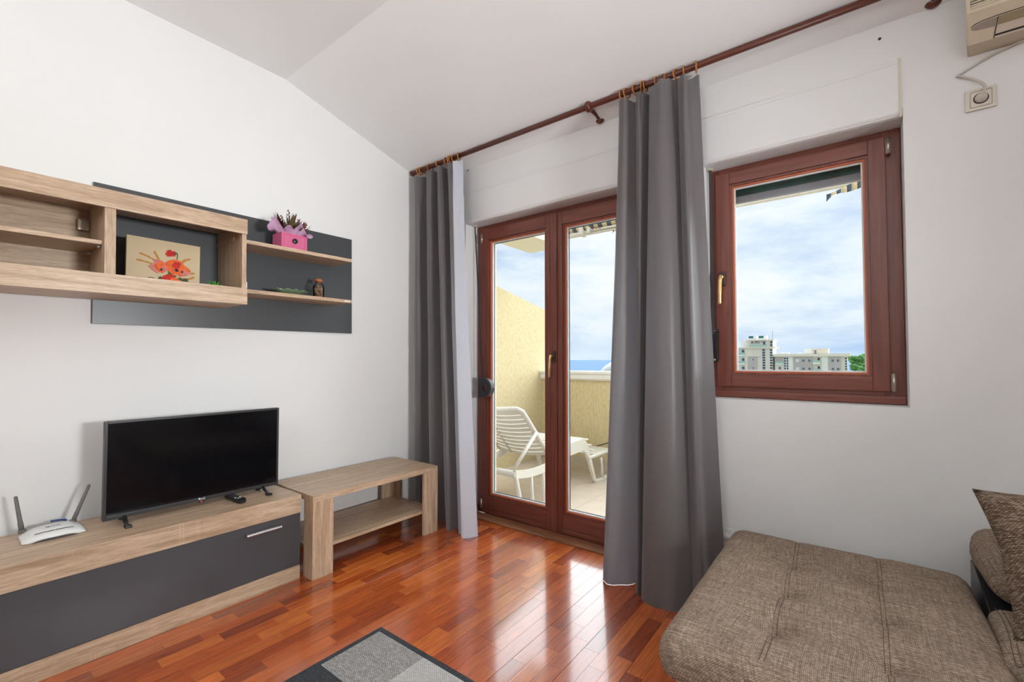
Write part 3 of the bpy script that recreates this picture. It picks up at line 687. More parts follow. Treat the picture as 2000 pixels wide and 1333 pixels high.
for y, sg in ((-2.0, -1), (-1.40, 1)):
    f = MB().tube([(TX-0.012, y, TZ0+0.008), (TX+0.03, y-0.004, 0.478), (TX+0.085, y-0.008, 0.4645)], [0.010, 0.009, 0.006], 4)
    f.tube([(TX-0.012, y, TZ0+0.008), (TX-0.05, y+0.004, 0.472), (TX-0.085, y+0.008, 0.4645)], [0.010, 0.009, 0.006], 4)
    f.box(TX+0.065, y-0.018, 0.459, TX+0.097, y+0.008, 0.468, 0.003); f.box(TX-0.097, y-0.004, 0.459, TX-0.065, y+0.018, 0.468, 0.003)
    f.build('foot', black_p, tv)

# remote control
rc = thing('remote_control', (0.25, -1.56, 0.459), 'black remote control with coloured buttons in front of the television', 'remote control')
A = Vector((0.165, -1.560, 0)); Bp = Vector((0.345, -1.553, 0)); ax_ = (Bp-A).normalized(); nx = Vector((-ax_.y, ax_.x, 0)); Lr = 0.17
def rp(s, t_, z): p = A + ax_*s*Lr + nx*t_*0.022; return (p.x, p.y, 0.459+z)
rows = []
for s, wdt, h0, h1 in ((0.0, 0.80, 0.004, 0.016), (0.04, 0.97, 0.002, 0.020), (0.5, 1.0, 0.0015, 0.021), (0.88, 0.98, 0.001, 0.021), (0.97, 0.75, 0.002, 0.016), (1.0, 0.45, 0.004, 0.011)):
    rows.append([rp(s, -wdt*0.8, h0), rp(s, wdt*0.8, h0), rp(s, wdt, h0+0.005), rp(s, wdt, h1-0.003), rp(s, wdt*0.92, h1), rp(s, -wdt*0.92, h1), rp(s, -wdt, h1-0.003), rp(s, -wdt, h0+0.005)])
m = MB(); V = m.grid(rows, closed=True, smooth=False); m.bm.faces.new(V[0]); m.bm.faces.new(V[-1]); m.build('casing', black_p, rc)
BT = {'r': mat('button_red', srgb(206, 60, 84), 0.5), 'g': mat('button_green', srgb(60, 176, 136), 0.5), 'y': mat('button_yellow', srgb(226, 198, 96), 0.5), 'b': mat('button_blue', srgb(70, 120, 190), 0.5), 'k': mat('button_dark', srgb(58, 58, 68), 0.5), 'w': mat('button_white', srgb(214, 214, 216), 0.5)}
for r_i in range(7):
    s = 0.10+r_i*0.105
    keys = ['k', 'k', 'k'] if r_i not in (5,) else ['w', 'k', 'w']
    if r_i == 6: keys = ['b', 'y', 'g', 'r']
    for c_i, kk in enumerate(keys):
        t0 = (c_i-(len(keys)-1)/2)*(0.55 if len(keys) == 3 else 0.42); hw = 0.17 if len(keys) == 3 else 0.13
        q = MB(); P_ = [rp(s-0.026, t0-hw, 0.0205), rp(s+0.026, t0-hw, 0.0205), rp(s+0.026, t0+hw, 0.0205), rp(s-0.026, t0+hw, 0.0205)]
        lo_ = [q.bm.verts.new(p) for p in P_]; hi_ = [q.bm.verts.new((p[0], p[1], p[2]+0.0022)) for p in P_]
        q.bm.faces.new(hi_)
        for i in range(4): q.bm.faces.new((lo_[i], lo_[(i+1) % 4], hi_[(i+1) % 4], hi_[i]))
        q.build('button', BT[kk], rc)

# ================================================================== ROUTER
ant_grey = mat('antenna_grey', srgb(104, 101, 97), 0.5)
rtr = thing('wifi_router', (0.17, -2.225, 0.459), 'white wireless router with two grey antennas on the cabinet', 'router')
z0 = 0.459; yc = -2.222
rows = []
for i in range(21):
    v = -1+2*i/20; y = yc+v*0.094
    k = max(0.0, 1-abs(v)**3.2); lift = 0.010*max(0, 1-(v/0.72)**4)
    xb, xf = 0.085, 0.205+0.020*(1-v*v)
    ht = 0.012+0.024*k
    rows.append([(xb, y, z0+0.003), (xb, y, z0+ht), (xb+0.035, y, z0+ht+0.004*k), (xb+0.085, y, z0+ht*0.92+0.002), (xf-0.012, y, z0+ht*0.60+lift*0.4), (xf, y, z0+0.006+lift), (xf-0.004, y, z0+0.001+lift), (xf-0.03, y, z0+0.002+lift*0.3)])
m = MB(); V = m.grid(rows, closed=True); m.bm.faces.new(V[0]); m.bm.faces.new(V[-1]); rb = m.build('case', white_p, rtr)
MB().box(0.10, yc-0.068, z0, 0.212, yc+0.068, z0+0.008).build('underside', darkgrey_p, rtr)
gl_ = MB(); rr_ = []
for i in range(13):
    v = -0.62+1.24*i/12; y = yc+v*0.094; k = max(0, 1-abs(v)**3.2); ht = 0.012+0.024*k; zz = z0+ht*0.82+0.0035; xx = 0.185+0.006*(1-v*v)
    rr_.append([(xx-0.0022, y, zz+0.001), (xx+0.0022, y, zz-0.0005)])
gl_.grid(rr_); gl_.build('indicator_strip', darkgrey_p, rb)
lime = mat('lime_light', srgb(196, 210, 60), 0.4)
MB().lathe([(0.003, 0.0), (0.003, 0.002), (0, 0.0022)], (0.190, yc, z0+0.0325), 2, 10).build('status_light', lime, rb)
text('logo_text', 'tp-link', 0.017, darkgrey_p, rb, frame_M((0.146, yc, z0+0.0405), (0, 1, 0), (-1, 0, 0.06)), 0.0004)
for y, dy in ((yc-0.082, -0.022), (yc+0.070, 0.052)):
    a = MB().lathe([(0.008, -0.012), (0.008, 0.012)], (0.082, y, z0+0.026), 1, 14)
    p0 = Vector((0.080, y, z0+0.020)); p1 = Vector((0.080, y+dy, z0+0.175))
    a.tube([p0, p0.lerp(p1, 0.25), p0.lerp(p1, 0.3), p1.lerp(p0, 0.02), p1], [0.0085, 0.0085, 0.0075, 0.0058, 0.004], 12)
    a.build('antenna', ant_grey, rtr)
cp = []
for i in range(30):
    a = i*0.55; cp.append((0.045+0.018*math.cos(a), -2.205+0.038*math.sin(a), 0.459+0.006+0.0007*i+0.004*math.sin(a*0.5)))
tag(MB().tube(catmull(cp, 2), 0.004, 7).build('network_cable', blue_m), 'coiled blue network cable peeking out behind the router', 'cable')

# ================================================================== WALL CABINET AND SHELF PANEL
TH = 0.0115
def zt(y, z): return z + TH*(y+2.088)
PX0, PX1 = XW, XW+0.018
pn = thing('shelf_panel', (PX0, -2.088, 1.372), 'anthracite wall panel with two open oak shelves', 'shelf')
box_part('panel', pn, anth2, PX0, -2.088, 1.372, PX1, -0.704, 2.050, bev=0.001)
sh1 = box_part('shelf', pn, oak_y, PX1, -1.566, 1.832, 0.205, -0.852, 1.853, bev=0.001)
sh2 = box_part('shelf', pn, oak_y, PX1, -1.566, 1.560, 0.205, -0.852, 1.581, bev=0.001)
tag(MB().box(0.205, -0.905, 1.5665, 0.2065, -0.865, 1.5745).build('price_sticker', white_p, sh2), 'small white sticker on the shelf edge')
pn.rotation_euler.x = TH

wc = thing('wall_cabinet', (0.14, -2.088, 1.485), 'open oak wall cabinet with thick front beams above the television', 'cabinet')
WF = 0.310; WY0, WY1 = -3.05, -1.540
# hollow carcass: deep top and bottom boards with thick front beams
box_part('top_beam', wc, oak_y, PX1 if False else 0.292, WY0, 1.856, WF, WY1, 1.934)
box_part('top_board', wc, oak_y, 0.0, WY0, 1.905, 0.292, WY1, 1.930)
box_part('bottom_beam', wc, oak_y, 0.292, WY0, 1.484, WF, WY1, 1.570)
box_part('bottom_board', wc, oak_y, PX1+0.001, WY0, 1.486, 0.292, WY1, 1.520)
box_part('end_post', wc, oak_z, PX1+0.001, WY1-0.023, 1.520, 0.300, WY1-0.001, 1.905)
box_part('divider', wc, oak_z, 0.0, -2.108, 1.520, 0.302, -2.070, 1.905)
box_part('back_board', wc, oak_y, XW+0.002, WY0+0.02, 1.520, XW+0.008, -2.108, 1.905) if False else box_part('back_board', wc, oak_y, -0.012, WY0+0.02, 1.520, 0.0, -2.106, 1.905)
box_part('inner_shelf', wc, oak_y, 0.0, WY0+0.02, 1.698, 0.272, -2.109, 1.716)
box_part('end_panel', wc, oak_z, 0.0, WY0, 1.520, 0.292, WY0+0.02, 1.905)
MB().box(0.004, -2.150, 1.800, 0.030, -2.110, 1.850, 0.004).build('hanging_bracket', hinge_m, wc)
for x in (0.05, 0.245): MB().tube([(x, -2.109, 1.692), (x, -2.122, 1.692)], 0.006, 10).build('shelf_pin', chrome, wc)
MB().box(0.285, WY1-0.0015, 1.575, 0.298, WY1+0.004, 1.605, 0.001).build('corner_clip', chrome, wc)
wc.rotation_euler.x = TH

# ---- canvas picture in the open bay
cz = zt(-1.85, 1.521)
cv = thing('canvas_picture', (0.10, -1.846, cz), 'small beige canvas of orange poppies and wheat in the wall cabinet', 'picture')
CX = 0.115; cy0, cy1 = -1.998, -1.696; cz1 = cz+0.272
MB().box(CX-0.02, cy0, cz, CX, cy1, cz1, 0.004).build('canvas', canvas_m, cv)
pc = {'o': mat('print_orange', srgb(226, 104, 48), 0.8, var=0.25, vscale=60), 'r': mat('print_red', srgb(196, 44, 36), 0.8, var=0.3, vscale=60), 'p': mat('print_pink', srgb(206, 122, 118), 0.8, var=0.2, vscale=60),
      'w': mat('print_wheat', srgb(190, 132, 66), 0.8), 'g': mat('print_green', srgb(62, 84, 52), 0.8, var=0.3, vscale=60), 'd': mat('print_dark', srgb(66, 36, 60), 0.8)}
order = ['o', 'r', 'p', 'w', 'g', 'd']; pm_ = MB()
lvl = [0]
def pv(a, b): return (CX+0.0004+lvl[0]*0.00004, cy0+a*(cy1-cy0), cz+b*(cz1-cz))
def pblob(a, b, r, key, n=11, amp=0.35, squash=1.0, sd=0):
    lvl[0] += 1; rr = random.Random(int(a*977+b*331+r*1000)+sd); k = order.index(key)
    asp = (cz1-cz)/(cy1-cy0)
    pm_.poly([pv(a+r*(1+amp*rr.uniform(-1, 1))*math.cos(2*PI*i/n)*asp, b+r*squash*(1+amp*rr.uniform(-1, 1))*math.sin(2*PI*i/n)) for i in range(n)], k)
def pline(P_, w, key):
    lvl[0] += 1; Q = catmull(P_, 5)
    for i in range(len(Q)-1):
        (a, b), (c, d_) = Q[i], Q[i+1]; L = math.hypot(c-a, d_-b) or 1; ox, oy = -(d_-b)/L*w, (c-a)/L*w
        pm_.poly([pv(a-ox, b-oy), pv(c-ox, d_-oy), pv(c+ox, d_+oy), pv(a+ox, b+oy)], order.index(key))
def wheat(P_):
    pline(P_, 0.004, 'w'); Q = catmull(P_, 8)
    for i in range(len(Q)//2, len(Q)):
        pblob(Q[i][0], Q[i][1], 0.022, 'w', 6, 0.3, 0.8, i)
for P_ in ([(0.50, 0.42), (0.42, 0.62), (0.36, 0.76)], [(0.48, 0.42), (0.34, 0.62), (0.18, 0.70)], [(0.48, 0.40), (0.32, 0.54), (0.14, 0.58)], [(0.62, 0.48), (0.74, 0.66), (0.84, 0.72)], [(0.64, 0.46), (0.72, 0.62), (0.78, 0.68)], [(0.66, 0.40), (0.82, 0.44), (0.90, 0.46)], [(0.66, 0.36), (0.82, 0.34), (0.90, 0.38)]): wheat(P_)
for P_ in ([(0.60, 0.45), (0.66, 0.68), (0.66, 0.80), (0.60, 0.80)], [(0.42, 0.16), (0.36, 0.28), (0.28, 0.28), (0.26, 0.18)], [(0.6, 0.3), (0.8, 0.26), (0.92, 0.24)], [(0.55, 0.4), (0.5, 0.2), (0.56, 0.05)]): pline(P_, 0.006, 'g')
for a, b, r in ((0.58, 0.32, 0.10), (0.70, 0.28, 0.08), (0.46, 0.24, 0.07), (0.24, 0.17, 0.035), (0.62, 0.78, 0.035), (0.80, 0.28, 0.06)): pblob(a, b, r, 'g', 13, 0.6)
for a, b, r, key in ((0.42, 0.52, 0.13, 'p'), (0.44, 0.50, 0.10, 'o'), (0.50, 0.48, 0.06, 'p'), (0.62, 0.55, 0.13, 'o'), (0.72, 0.50, 0.12, 'o'), (0.66, 0.58, 0.07, 'r'), (0.57, 0.78, 0.075, 'r'), (0.55, 0.24, 0.13, 'r'), (0.66, 0.20, 0.13, 'o'), (0.48, 0.16, 0.10, 'o'), (0.58, 0.14, 0.10, 'r'), (0.74, 0.14, 0.08, 'p'), (0.78, 0.44, 0.06, 'p')): pblob(a, b, r, key)
for a, b, r in ((0.45, 0.46, 0.025), (0.66, 0.48, 0.03), (0.74, 0.46, 0.022), (0.60, 0.19, 0.035)): pblob(a, b, r, 'd', 9, 0.3)
pm_.build('flower_print', [pc[k] for k in order], cv, fix=False)

# ---- artificial succulent in the bay
sz = zt(-1.64, 1.521)
su = thing('succulent', (0.19, -1.655, sz), 'small bright green succulent behind the lower cabinet beam', 'plant')
MB().lathe([(0.0, 0.0), (0.022, 0.0), (0.028, 0.044), (0.024, 0.044), (0.0, 0.040)], (0.19, -1.655, sz), 2, 16).build('pot', darkgrey_p, su)
for k in range(16):
    a = k*2.4; r = 0.012+0.0022*k; el = 1.2-0.055*k
    p0 = Vector((0.19, -1.655, sz+0.044)); dr_ = Vector((math.cos(a)*math.cos(el), math.sin(a)*math.cos(el), math.sin(el)))
    MB().tube([p0, p0+dr_*0.02, p0+dr_*0.036, p0+dr_*0.046], [0.004, 0.0075, 0.006, 0.0006], 6).build('leaf', green_leaf, su)

# ---- pink drawer box with dried flowers
fz = zt(-1.23, 1.853)
fb = thing('flower_box', (0.13, -1.235, fz), 'pink mini drawer box holding dried flowers in lilac paper', 'flower box')
bx0, bx1, by0, by1, bh = 0.075, 0.185, -1.310, -1.155, 0.090
MB().box(bx0, by0, fz, bx1, by1, fz+bh, 0.002).build('box', pink_m, fb)
df = MB(); df.box(bx1, by0, fz, bx1+0.003, by0+0.012, fz+bh, 0.001); df.box(bx1, by1-0.012, fz, bx1+0.003, by1, fz+bh, 0.001); df.box(bx1, by0+0.012, fz, bx1+0.003, by1-0.012, fz+0.010, 0.001); df.box(bx1, by0+0.012, fz+bh-0.010, bx1+0.003, by1-0.012, fz+bh, 0.001)
df.build('front_rim', pink_m, fb)
dw = MB().box(bx1, by0+0.016, fz+0.014, bx1+0.002, by1-0.016, fz+bh-0.014, 0.001).build('drawer_front', pink_m, fb)
MB().lathe([(0.006, 0.0), (0.006, 0.006), (0.015, 0.008), (0.015, 0.013), (0.011, 0.016), (0.0, 0.0165)], (bx1+0.001, (by0+by1)/2, fz+bh*0.52), 0, 18).build('knob', black_p, dw)
c0 = Vector((0.13, -1.232, fz+bh))
rows = []
for i in range(7):
    s = i/6; row = []
    for k in range(60):
        a = 2*PI*k/60; rip = 1+0.16*s*math.sin(9*a+1.3*math.sin(3*a))+0.08*s*math.sin(17*a)
        rr = (0.045+0.075*s**0.8)*rip; zz = -0.02+0.085*s*(1+0.30*math.sin(5*a+0.7)*s) - 0.045*s**3*(0.5+0.5*math.sin(9*a+2.2)) - 0.035*s*s*math.sin(a)**2*(1 if math.sin(a) > 0 else 0.2)
        row.append((c0.x+rr*math.cos(a)*0.72, c0.y+rr*math.sin(a)*1.0, c0.z+zz))
    rows.append(row)
m = MB(); m.grid(rows, closed=True); o = m.build('wrapping_paper', paper_m, fb, fix=False)
md = o.modifiers.new('thickness', 'SOLIDIFY'); md.thickness = 0.0012
rf = random.Random(5)
def spike(p, dr_, L, w, m_, name):
    dr_ = dr_.normalized(); sd = dr_.cross(Vector((0.3, 0.2, 1))).normalized(); n_ = sd.cross(dr_)
    q = MB(); rows = []
    for i in range(5):
        s = i/4; c = p+dr_*L*s + n_*0.15*L*s*s; ww_ = w*math.sin(PI*(0.12+0.85*s))+0.0004
        rows.append([c-sd*ww_, c+n_*ww_*0.35, c+sd*ww_])
    q.grid(rows); o = q.build(name, m_, fb, fix=False); return o
# protea-like heads: a fan of pointed bracts round a pale centre
for (oy, ox, oz, R0, tl) in ((-0.005, 0.01, 0.06, 0.100, 0.1), (0.045, 0.02, 0.035, 0.095, 0.5), (0.02, 0.035, 0.045, 0.075, 0.3)):
    p = c0+Vector((ox, oy, oz-0.03))
    for k in range(22):
        a = k*2.4; el = 1.45-0.05*k
        spike(p, Vector((math.cos(a)*math.cos(el), math.sin(a)*math.cos(el)+tl*0.5, math.sin(el))), R0*rf.uniform(0.75, 1.1), 0.0055, dry_red if k % 3 else dry_green, 'bract')
m = MB()
for k in range(40):
    a = k*2.4; r = 0.0035*math.sqrt(k); p = c0+Vector((0.035+r*math.cos(a)*0.5, 0.022+r*math.sin(a), 0.050))
    m.tube([p, p+Vector((0.012+0.3*r*math.cos(a), 0.3*r*math.sin(a), 0.022-0.2*r))], [0.0022, 0.0012], 4)
m.build('flower_head', dry_pale, fb)
for k in range(26):
    a = rf.uniform(0, 2*PI); p = c0+Vector((0.03*math.cos(a), 0.055*math.sin(a), rf.uniform(0.02, 0.05)))
    spike(p, Vector((math.cos(a)*0.6, math.sin(a)*1.0, rf.uniform(0.3, 1.3))), rf.uniform(0.06, 0.095), rf.uniform(0.007, 0.013), [dry_green, dry_red, dry_green, dry_red][k % 4], 'leaf')
for (oy, L) in ((-0.012, 0.165), (0.03, 0.12), (0.065, 0.105), (-0.04, 0.12)):
    p = c0+Vector((0.01, oy, 0.02)); q = p+Vector((0.005, oy*0.5, L-0.03))
    m = MB().tube([p, p.lerp(q, 0.5)+Vector((0.003, 0, 0)), q], 0.0013, 5)
    for k in range(9):
        s = 0.45+0.06*k; c = p.lerp(q, min(1, s)); m.lathe([(0.0, -0.004), (0.0042, 0.0), (0.003, 0.004), (0.0, 0.007)], c+Vector((0.005*math.cos(k*2.1), 0.005*math.sin(k*2.1), 0)), 2, 6)
    m.build('seed_stem', dry_red, fb)
for sy in (-1, 1):
    spike(c0+Vector((0.0, 0.075*sy, 0.02)), Vector((0.1, sy, 0.35 if sy < 0 else -0.15)), 0.075, 0.015, dry_green, 'leaf')

# ---- glass leaf dish and shell jar on the lower shelf
gz = zt(-1.2, 1.581)
rows = []
for i in range(8):
    s = i/7; row = []
    for k in range(48):
        a = 2*PI*k/48; rp_ = 1+0.10*math.sin(10*a)*s
        ln = 0.100*(abs(math.cos(a))**1.25)*(1 if math.cos(a) > 0 else -1); wd_ = 0.055*math.sin(a)
        row.append((0.105+wd_*s*rp_, -1.215+ln*s*rp_, gz+0.004+0.032*s**2.0+0.004*math.sin(10*a)*s*s))
    rows.append(row)
m = MB(); m.grid(rows[1:], closed=True); m.poly([rows[1][k] for k in range(0, 48)]); bmesh.ops.remove_doubles(m.bm, verts=m.bm.verts[:], dist=1e-6)
o = m.build('leaf_dish', dish_glass); md = o.modifiers.new('thickness', 'SOLIDIFY'); md.thickness = 0.004; md.offset = -1
tag(o, 'shallow green glass leaf-shaped dish on the lower shelf', 'dish')
jz = zt(-1.03, 1.581); jc = (0.105, -1.030, jz)
jr = thing('shell_jar', jc, 'small glass jar of seashells with copper lid on lower shelf', 'jar')
MB().lathe([(0.0, 0.001), (0.030, 0.001), (0.034, 0.006), (0.035, 0.07), (0.032, 0.085), (0.022, 0.097), (0.021, 0.108), (0.024, 0.110)], jc, 2, 28).build('glass', jar_glass, jr)
MB().lathe([(0.0, 0.104), (0.019, 0.104), (0.019, 0.111), (0.026, 0.111), (0.026, 0.118), (0.019, 0.120), (0.019, 0.128), (0.0, 0.129)], jc, 2, 24).build('lid', cork_m, jr)
for k in range(26):
    zz = jz+0.010+0.072*(k//4)/6.0; a = (k % 4)*PI/2+k*0.4; r = 0.017
    p = Vector((jc[0]+r*math.cos(a), jc[1]+r*math.sin(a), zz)); dr_ = Vector((rf.uniform(-1, 1), rf.uniform(-1, 1), rf.uniform(-0.6, 0.6))).normalized()*0.010
    MB().tube([p-dr_, p-dr_*0.4, p+dr_*0.2, p+dr_], [0.002, 0.0085, 0.009, 0.001], 7).build('shell', shell_m, jr)

# ================================================================== SOFA BED AND CUSHION
sf = thing('sofa_bed', (3.2, -0.72, 0.0), 'brown tweed sofa bed folded flat under the window', 'sofa bed')
SX0, SXM, SX1, SYF, SYB, ST, SBT = 2.368, 3.178, 4.30, -1.262, -0.175, 0.405, 0.262
BTN = [(sx, sy) for sx in (2.640, 2.910) for sy in (-0.44, -0.705, -0.975)] + [(3.178, -0.72), (3.178, -0.99)] + [(sx, sy) for sx in (3.445, 3.71, 3.98) for sy in (-0.705, -0.975)]
SEAM = (2.640, 2.910, 3.445, 3.71, 3.98)
def quilt(c):
    x, y, z = c
    if z > ST-0.06:
        k = (z-(ST-0.06))/0.06
        dz = 0
        for bx_, by_ in BTN:
            d2 = (x-bx_)**2+(y-by_)**2
            dz -= 0.032*math.exp(-d2/0.0022)+0.020*math.exp(-d2/0.010)
        for sx in SEAM: dz -= 0.004*math.exp(-((x-sx)/0.016)**2)
        for sy in (-0.44, -0.705, -0.975): dz -= 0.004*math.exp(-((y-sy)/0.05)**2)
        dz += 0.004*mnoise.noise((x*5, y*5, 0.4))
        z += dz*k
    return (x, y, z)
m1 = MB().rbox(SX0, SYF, SBT, SXM, SYB, ST, 0.062, (52, 64, 3)).disp(quilt).build('mattress', tweed, sf)
m2 = MB().rbox(SXM-0.004, SYF, SBT, SX1, SYB-0.25, ST, 0.050, (56, 52, 3)).disp(quilt).build('mattress', tweed, sf)
thread = mat('dark_stitching', srgb(96, 78, 66), 0.9)
def topz(x, y): return quilt((x, y, ST))[2]
for sx in (2.640, 2.910, 3.200, 3.445):
    for off in (-0.006, 0.006):
        y0_, y1_ = SYF+0.055, (SYB-0.06 if sx < 3.18 else SYB-0.30)
        pts = [(sx+off+0.002*math.sin(i*0.4), y0_+(y1_-y0_)*i/40, topz(sx+off, y0_+(y1_-y0_)*i/40)+0.0008) for i in range(41)]
        MB().tube(pts, 0.0010, 5).build('seam_stitch', thread, m1 if sx < 3.18 else m2)
for bx_, by_ in BTN:
    MB().lathe([(0.0, -0.004), (0.009, -0.003), (0.010, 0.001), (0.006, 0.004), (0.0, 0.005)], (bx_, by_, topz(bx_, by_)), 2, 14).build('tuft_button', tweed, m1 if bx_ < 3.17 else m2)
MB().box(SX0+0.05, SYF+0.05, 0.20, SX1-0.05, SYB-0.04, SBT+0.03, 0.01).build('base_frame', black_p, sf)
for x, y in ((SX0+0.10, SYF+0.09), (SX0+0.10, SYB-0.10), (SX1-0.1, SYF+0.09), (SX1-0.1, SYB-0.1)): MB().tube([(x, y, 0.0), (x, y, 0.21)], [0.016, 0.022], 14).build('leg', chrome, sf)
# folded back section behind the second mattress, on its black bracket
m = MB().rbox(3.185, -0.44, 0.385, SX1, -0.10, 0.560, 0.075, (30, 8, 3))
m.disp(lambda c: (c.x - 0.05*(c.y+0.27), c.y, c.z+0.02*math.sin((c.y+0.44)*4)))
bk = m.build('back_bolster', tweed, sf)
MB().prism([(-0.14, 0.300), (-0.14, 0.440), (-0.20, 0.445), (-0.34, 0.400), (-0.44, 0.372), (-0.46, 0.300)], 0, 3.186, 3.30, 0, 0.004).build('hinge_bracket', black_p, sf)
MB().tube([(3.22+0.02, -0.43+0.33*i/12, 0.561-0.0) for i in range(2)], 0.001, 4).build('seam_stitch', thread, bk)

# cushion
cu_ = []
NC = 26; W2, H2, TK = 0.235, 0.215, 0.085
def cush(u, v, sgn):
    e = (1-u**2)*(1-v**2); th = TK*max(0, e)**0.42*sgn
    pin = 1-0.10*(1-abs(v)**2)*(abs(u)**4) ; pin2 = 1-0.10*(1-abs(u)**2)*(abs(v)**4)
    return Vector((u*W2*pin, th, v*H2*pin2))
m = MB()
for sgn in (1, -1):
    m.grid([[cush(-1+2*i/NC, -1+2*j/NC, sgn) for i in range(NC+1)] for j in range(NC+1)])
bmesh.ops.remove_doubles(m.bm, verts=m.bm.verts[:], dist=1e-5)
Mc = Matrix.Translation((3.405, -0.545, 0.604)) @ Matrix.Rotation(0.10, 4, 'Z') @ Matrix.Rotation(-0.32, 4, 'X') @ Matrix.Rotation(-0.10, 4, 'Y')
m.disp(lambda c: Mc @ Vector((c.x+0.006*mnoise.noise((c.x*9, c.z*9, 1)), c.y+0.012*mnoise.noise((c.x*8, c.z*8, 4)), c.z)))
tag(m.build('cushion', tweed_big), 'coarse brown tweed cushion propped at the right end of the sofa bed', 'cushion')

# ================================================================== RUG
rg = thing('rug', (2.0, -2.2, 0.0), 'flat-woven rug with dark border and grey and white squares', 'rug')
RX0, RY1 = 1.145, -1.302; RX1, RY0 = 2.345, -3.00
MB().box(RX0, RY0, 0.0, RX1, RY1, 0.006, 0.002).build('border', rug_dark, rg)
bw = 0.026; q = 0.262
cells = {(0, 0): rug_grey, (1, 0): rug_white, (0, 1): rug_dark, (1, 1): rug_grey}
nx_, ny_ = 4, 6; ww_ = (RX1-RX0-2*bw)/nx_; hh_ = (RY1-RY0-2*bw)/ny_
pat = [[rug_grey, rug_white, rug_dark, rug_grey], [rug_dark, rug_grey, rug_white, rug_dark], [rug_white, rug_dark, rug_grey, rug_white]]
for j in range(ny_):
    for i in range(nx_):
        x0 = RX0+bw+i*ww_; y1 = RY1-bw-j*hh_
        MB().box(x0, y1-hh_, 0.004, x0+ww_, y1, 0.0075, 0.0006).build('rug_square', pat[j % 3][i], rg)

# ================================================================== AIR CONDITIONER, SOCKETS
ac = thing('air_conditioner', (3.64, 0.0, 2.44), 'aged cream wall air conditioner in the top right corner', 'air conditioner')
AX0, AX1 = 3.240, 4.06
prof = [(0.0, 2.440), (-0.080, 2.440), (-0.092, 2.4405), (-0.165, 2.530), (-0.170, 2.545), (-0.168, 2.66), (-0.155, 2.690), (-0.12, 2.700), (0.0, 2.700)]
def ac_taper(c): return (c.x-0.16*abs(c.y)*(1 if c.x < 3.6 else -1), c.y, c.z)
MB().prism(prof, 0, AX0, AX1, 0, 0.006).disp(ac_taper).build('body', ac_m, ac)
def on_front(z):        # Y on the front skin at height z
    P_ = [(p[1], p[0]) for p in prof[2:7]]
    for (a, ya), (b, yb) in zip(P_, P_[1:]):
        if a <= z <= b: return ya+(yb-ya)*(z-a)/(b-a)
    return -0.165
def skin(name, poly, m_, lift, parent=ac):
    q = MB(); A_ = [q.bm.verts.new((x, on_front(z)-lift, z-lift*0.8)) for x, z in poly]; B_ = [q.bm.verts.new((x, on_front(z)+0.004, z)) for x, z in poly]
    q.bm.faces.new(A_)
    for i in range(len(poly)): q.bm.faces.new((A_[i], A_[(i+1) % len(poly)], B_[(i+1) % len(poly)], B_[i]))
    return q.build(name, m_, parent)
skin('smoked_lens', [(3.232, 2.486), (3.236, 2.481), (3.246, 2.4785), (3.270, 2.477), (3.3005, 2.4745), (3.3015, 2.485), (3.3015, 2.4975), (3.28, 2.497), (3.26, 2.4955), (3.243, 2.492)], ac_lens, 0.0015)
skin('panel_gap', [(3.297, 2.4415), (3.2995, 2.4415), (3.305, 2.498), (3.3025, 2.498)], ac_dark, 0.0010)
skin('olive_band', [(3.304, 2.475), (4.05, 2.475), (4.05, 2.498), (3.305, 2.498)], ac_olive, 0.0008)
skin('upper_flap', [(3.303, 2.4525), (4.05, 2.4525), (4.05, 2.474), (3.304, 2.474)], ac_flap, 0.004)
skin('air_slot', [(3.301, 2.447), (4.05, 2.447), (4.05, 2.4525), (3.302, 2.4525)], ac_dark, 0.0012)
skin('lower_flap', [(3.301, 2.4415), (4.05, 2.4415), (4.05, 2.4465), (3.301, 2.4465)], ac_flap, 0.003)
skin('panel_line', [(3.232, 2.4885), (3.243, 2.4945), (3.26, 2.498), (3.302, 2.5005), (4.05, 2.5015), (4.05, 2.5035), (3.302, 2.5022), (3.26, 2.4997), (3.242, 2.4962), (3.231, 2.490)], ac_dark, 0.0010)
for k in range(9):
    z = 2.540+k*0.010
    MB().box(3.226, on_front(z)-0.0030, z, 4.06, on_front(z)+0.002, z+0.0052, 0.001).build('grille_slat', ac_m, ac)
    MB().box(3.226, on_front(z)-0.0006, z+0.0055, 4.06, on_front(z)+0.002, z+0.0095).build('grille_gap', darkgrey_p, ac)

wo_ = thing('wall_socket', (3.272, 0.0, 2.25), 'ivory wall socket below the air conditioner', 'socket')
MB().box(3.228, -0.011, 2.210, 3.318, 0.0, 2.297, 0.006).build('frame', sock_m, wo_)
ins = MB().box(3.243, -0.0125, 2.223, 3.303, -0.008, 2.284, 0.004).build('insert', sock_m, wo_)
MB().box(3.2415, -0.0114, 2.2215, 3.3045, -0.009, 2.2855, 0.004).build('insert_gap', gasket_d, wo_)
MB().lathe([(0.0225, 0.0), (0.0225, -0.0012), (0.019, -0.0012), (0.019, 0.0)], (3.273, -0.0125, 2.2535), 1, 26).build('socket_ring', black_p, wo_)
pl = thing('power_plug', (3.273, -0.02, 2.2535), 'white plug and cord running up from socket to air conditioner', 'plug')
MB().lathe([(0.019, 0.004), (0.019, -0.004), (0.018, -0.012), (0.012, -0.026), (0.0, -0.028)], (3.273, -0.0125, 2.2535), 1, 22).build('plug_body', cable_w, pl)
